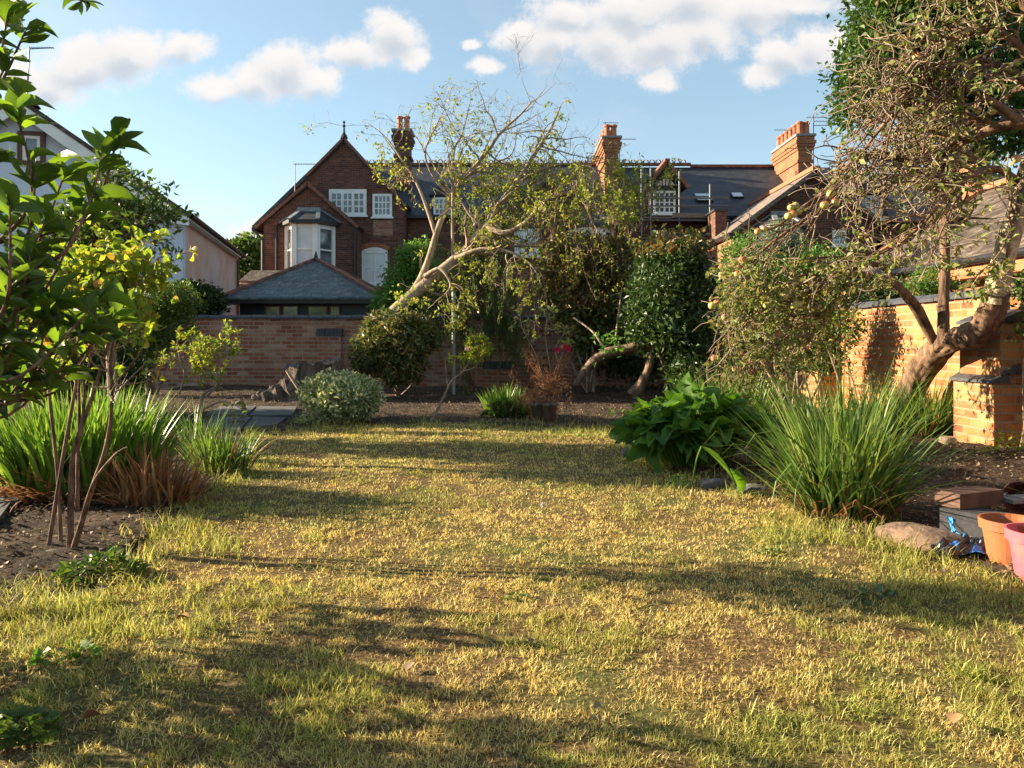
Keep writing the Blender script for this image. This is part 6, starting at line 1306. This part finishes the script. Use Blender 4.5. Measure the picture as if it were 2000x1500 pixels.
beam((1850, 1045), (2050, 1085), .16, .15, .075, 'long dark timber sleeper lying on the soil behind the orange pot', M['sleeper'])
beam((1850, 1048), (1935, 1036), .14, .075, .190, 'short brown wood block on the left end of the dark sleeper', plain('rusty brown block', (.12,.065,.045), .8, .3, 9), 'wood_block', 'wood block')
beam((1960, 1040), (2100, 1030), .12, .02, .17, 'weathered grey board lying across the timber pile', M['oldboard'], 'board', 'board')
b = MB(); a = W(1928, 992, 3.95); c_ = W(1962, 964, 4.15); b.bar(a, c_, .035, .022); b.build('wood_offcut', M['oldboard'], None, label='short wooden offcut leaning up from the timber pile', cat='wood offcut')
beam((1930, 1018), (2100, 1012), .05, .03, .15, 'pale narrow batten behind the timber pile', M['palebark'], 'batten', 'batten')
# crumpled printed plastic bag (blue, green and purple patches)
def bagmat():
    m, t, out = newmat('printed plastic'); tcn = t.new('ShaderNodeTexCoord'); v_ = t.new('ShaderNodeTexVoronoi'); v_.inputs['Scale'].default_value = 13; t.l.new(tcn.outputs['Object'], v_.inputs['Vector'])
    s_ = t.new('ShaderNodeSeparateColor'); t.l.new(v_.outputs['Color'], s_.inputs[0])
    c = t.ramp(s_.outputs[0], [(0, (.012,.012,.02)), (.40, (.02,.16,.50)), (.52, (.015,.02,.03)), (.70, (.02,.14,.09)), (.80, (.02,.02,.03)), (.90, (.16,.03,.20))], 'CONSTANT')
    p_ = t.new('ShaderNodeBsdfPrincipled', i={'Roughness': .3}); t.l.new(c, p_.inputs['Base Color']); t.l.new(p_.outputs[0], out.inputs[0]); return m
xs = np.linspace(-1, 1, 40); Xg, Yg_ = np.meshgrid(xs, xs); x0, y0 = G(1900, 1085)
zz = .02+.15*np.maximum(0, fbm(Xg*2+5, Yg_*2, 1.6, 9, 4)-.3)*(1-.5*Xg**2)*(.5+.5*(Yg_ > -.6))
V = np.stack([x0+Xg*.20+.03*fbm(Xg, Yg_, 4, 2), y0+Yg_*.11, zz], -1).reshape(-1, 3); i = (np.arange(39)[:, None]*40+np.arange(39)[None]).ravel()
arr_obj('plastic_bag', V, [np.stack([i, i+1, i+41, i+40], -1)], bagmat(), label='crumpled dark plastic bag with blue, green and purple print beside the rock', cat='plastic bag')
b = MB(); us = np.linspace(0, 1, 15); U, V_ = np.meshgrid(us, us)
A_ = W(1846, 1006, 3.70); B_ = W(1868, 1056, 3.62); C_ = W(1880, 1016, 3.66)
g0 = A_+(B_-A_)*V_[..., None]+(C_-A_)*.55*(U*(1-.45*np.sin(V_*3.1)))[..., None]; g0[..., 1] += (fbm(U*3, V_*3, 1.3, 5, 3)-.5)*.08; g0[..., 2] += (fbm(U*3+4, V_*3, 1.3, 6, 3)-.5)*.05
ii = (np.arange(14)[:, None]*15+np.arange(14)[None]).ravel(); b.add(g0, F4=np.stack([ii, ii+1, ii+16, ii+15], -1))
b.build('blue_plastic', plain('blue plastic', (.03,.22,.60), .35), None, label='bright blue plastic scrap sticking up beside the dark sleeper', cat='plastic scrap')
# fallen leaves lying on the lawn, a straw, a dandelion clock
FL = [(rb.uniform(250, 1900), rb.uniform(1090, 1480), .018, 'litter', None) for _ in range(9)]+[(345,1222,.035,'deadblade','curled tan dead leaf on the shaded lawn at left'),(795,1325,.028,'litter','small dark brown leaf on the lawn at centre left'),(160,1425,.035,'deadblade','orange brown leaf near the bottom left corner'),(1862,1432,.034,'deadblade','large curled orange leaf on the lawn near the bottom right corner'),
      (1160,1402,.022,'litter','brown leaf in the shadow at the bottom middle of the lawn'),(212,1160,.03,'litter','red brown leaf below the low green weed'),(640,1045,.025,'litter','brown leaf on the far lawn below the shaded strip'),(430,1028,.05,'litter','crumpled brown leaf cluster where lawn meets left bed'),
      (262,1028,.04,'deadblade','yellow fallen leaf on soil right of the bare stems')]
for (px, py, s_, mt, lab) in FL:
    lab = lab or 'tiny dark brown leaf scrap lying loose on the open lawn'
    x, y = G(px, py); V, f = leafmesh(rb, np.array([[x, y, .025]]), np.array([[rb.normal(), rb.normal(), .15]]), np.array([s_*1.4]), .75, T_BIG, 1.0); V[:, 2] += 3*((V[:, 0]-x)**2+(V[:, 1]-y)**2)
    V2 = V-np.array([0, 0, .0012]); arr_obj('fallen_leaf', np.vstack([V, V2]), [f, f[:, ::-1]+len(V)], L[mt], smooth=True, label=lab, cat='fallen leaf', group='dead leaves fallen on the ground')
b = MB(); q = G(190, 1360); b.tube([(q[0]-.015, q[1]+.02, .02), (q[0]+.015, q[1]-.02, .03)], .0022, 5); b.build('straw', M['palebark'], None, label='pale dry straw lying on the shaded lawn at left', cat='straw')
x, y = G(1061, 1030); t_ = thing('dandelion', 'dandelion seed head on a thin stalk in the middle of the lawn', 'dandelion', (x, y, 0))
b = MB(); b.tube([(x, y, 0), (x+.004, y, .06), (x, y, .115)], .0015, 5); b.build('stalk', L['blade'], t_)
dv = norm(rb.normal(size=(90, 3))); V, f = leafmesh(rb, np.repeat(np.array([[x, y, .12]]), 90, 0), dv, .017, .22, T_SMALL, .1); arr_obj('seed_head', V, [f], plain('white seed fluff', (.7,.7,.66), .9), t_)
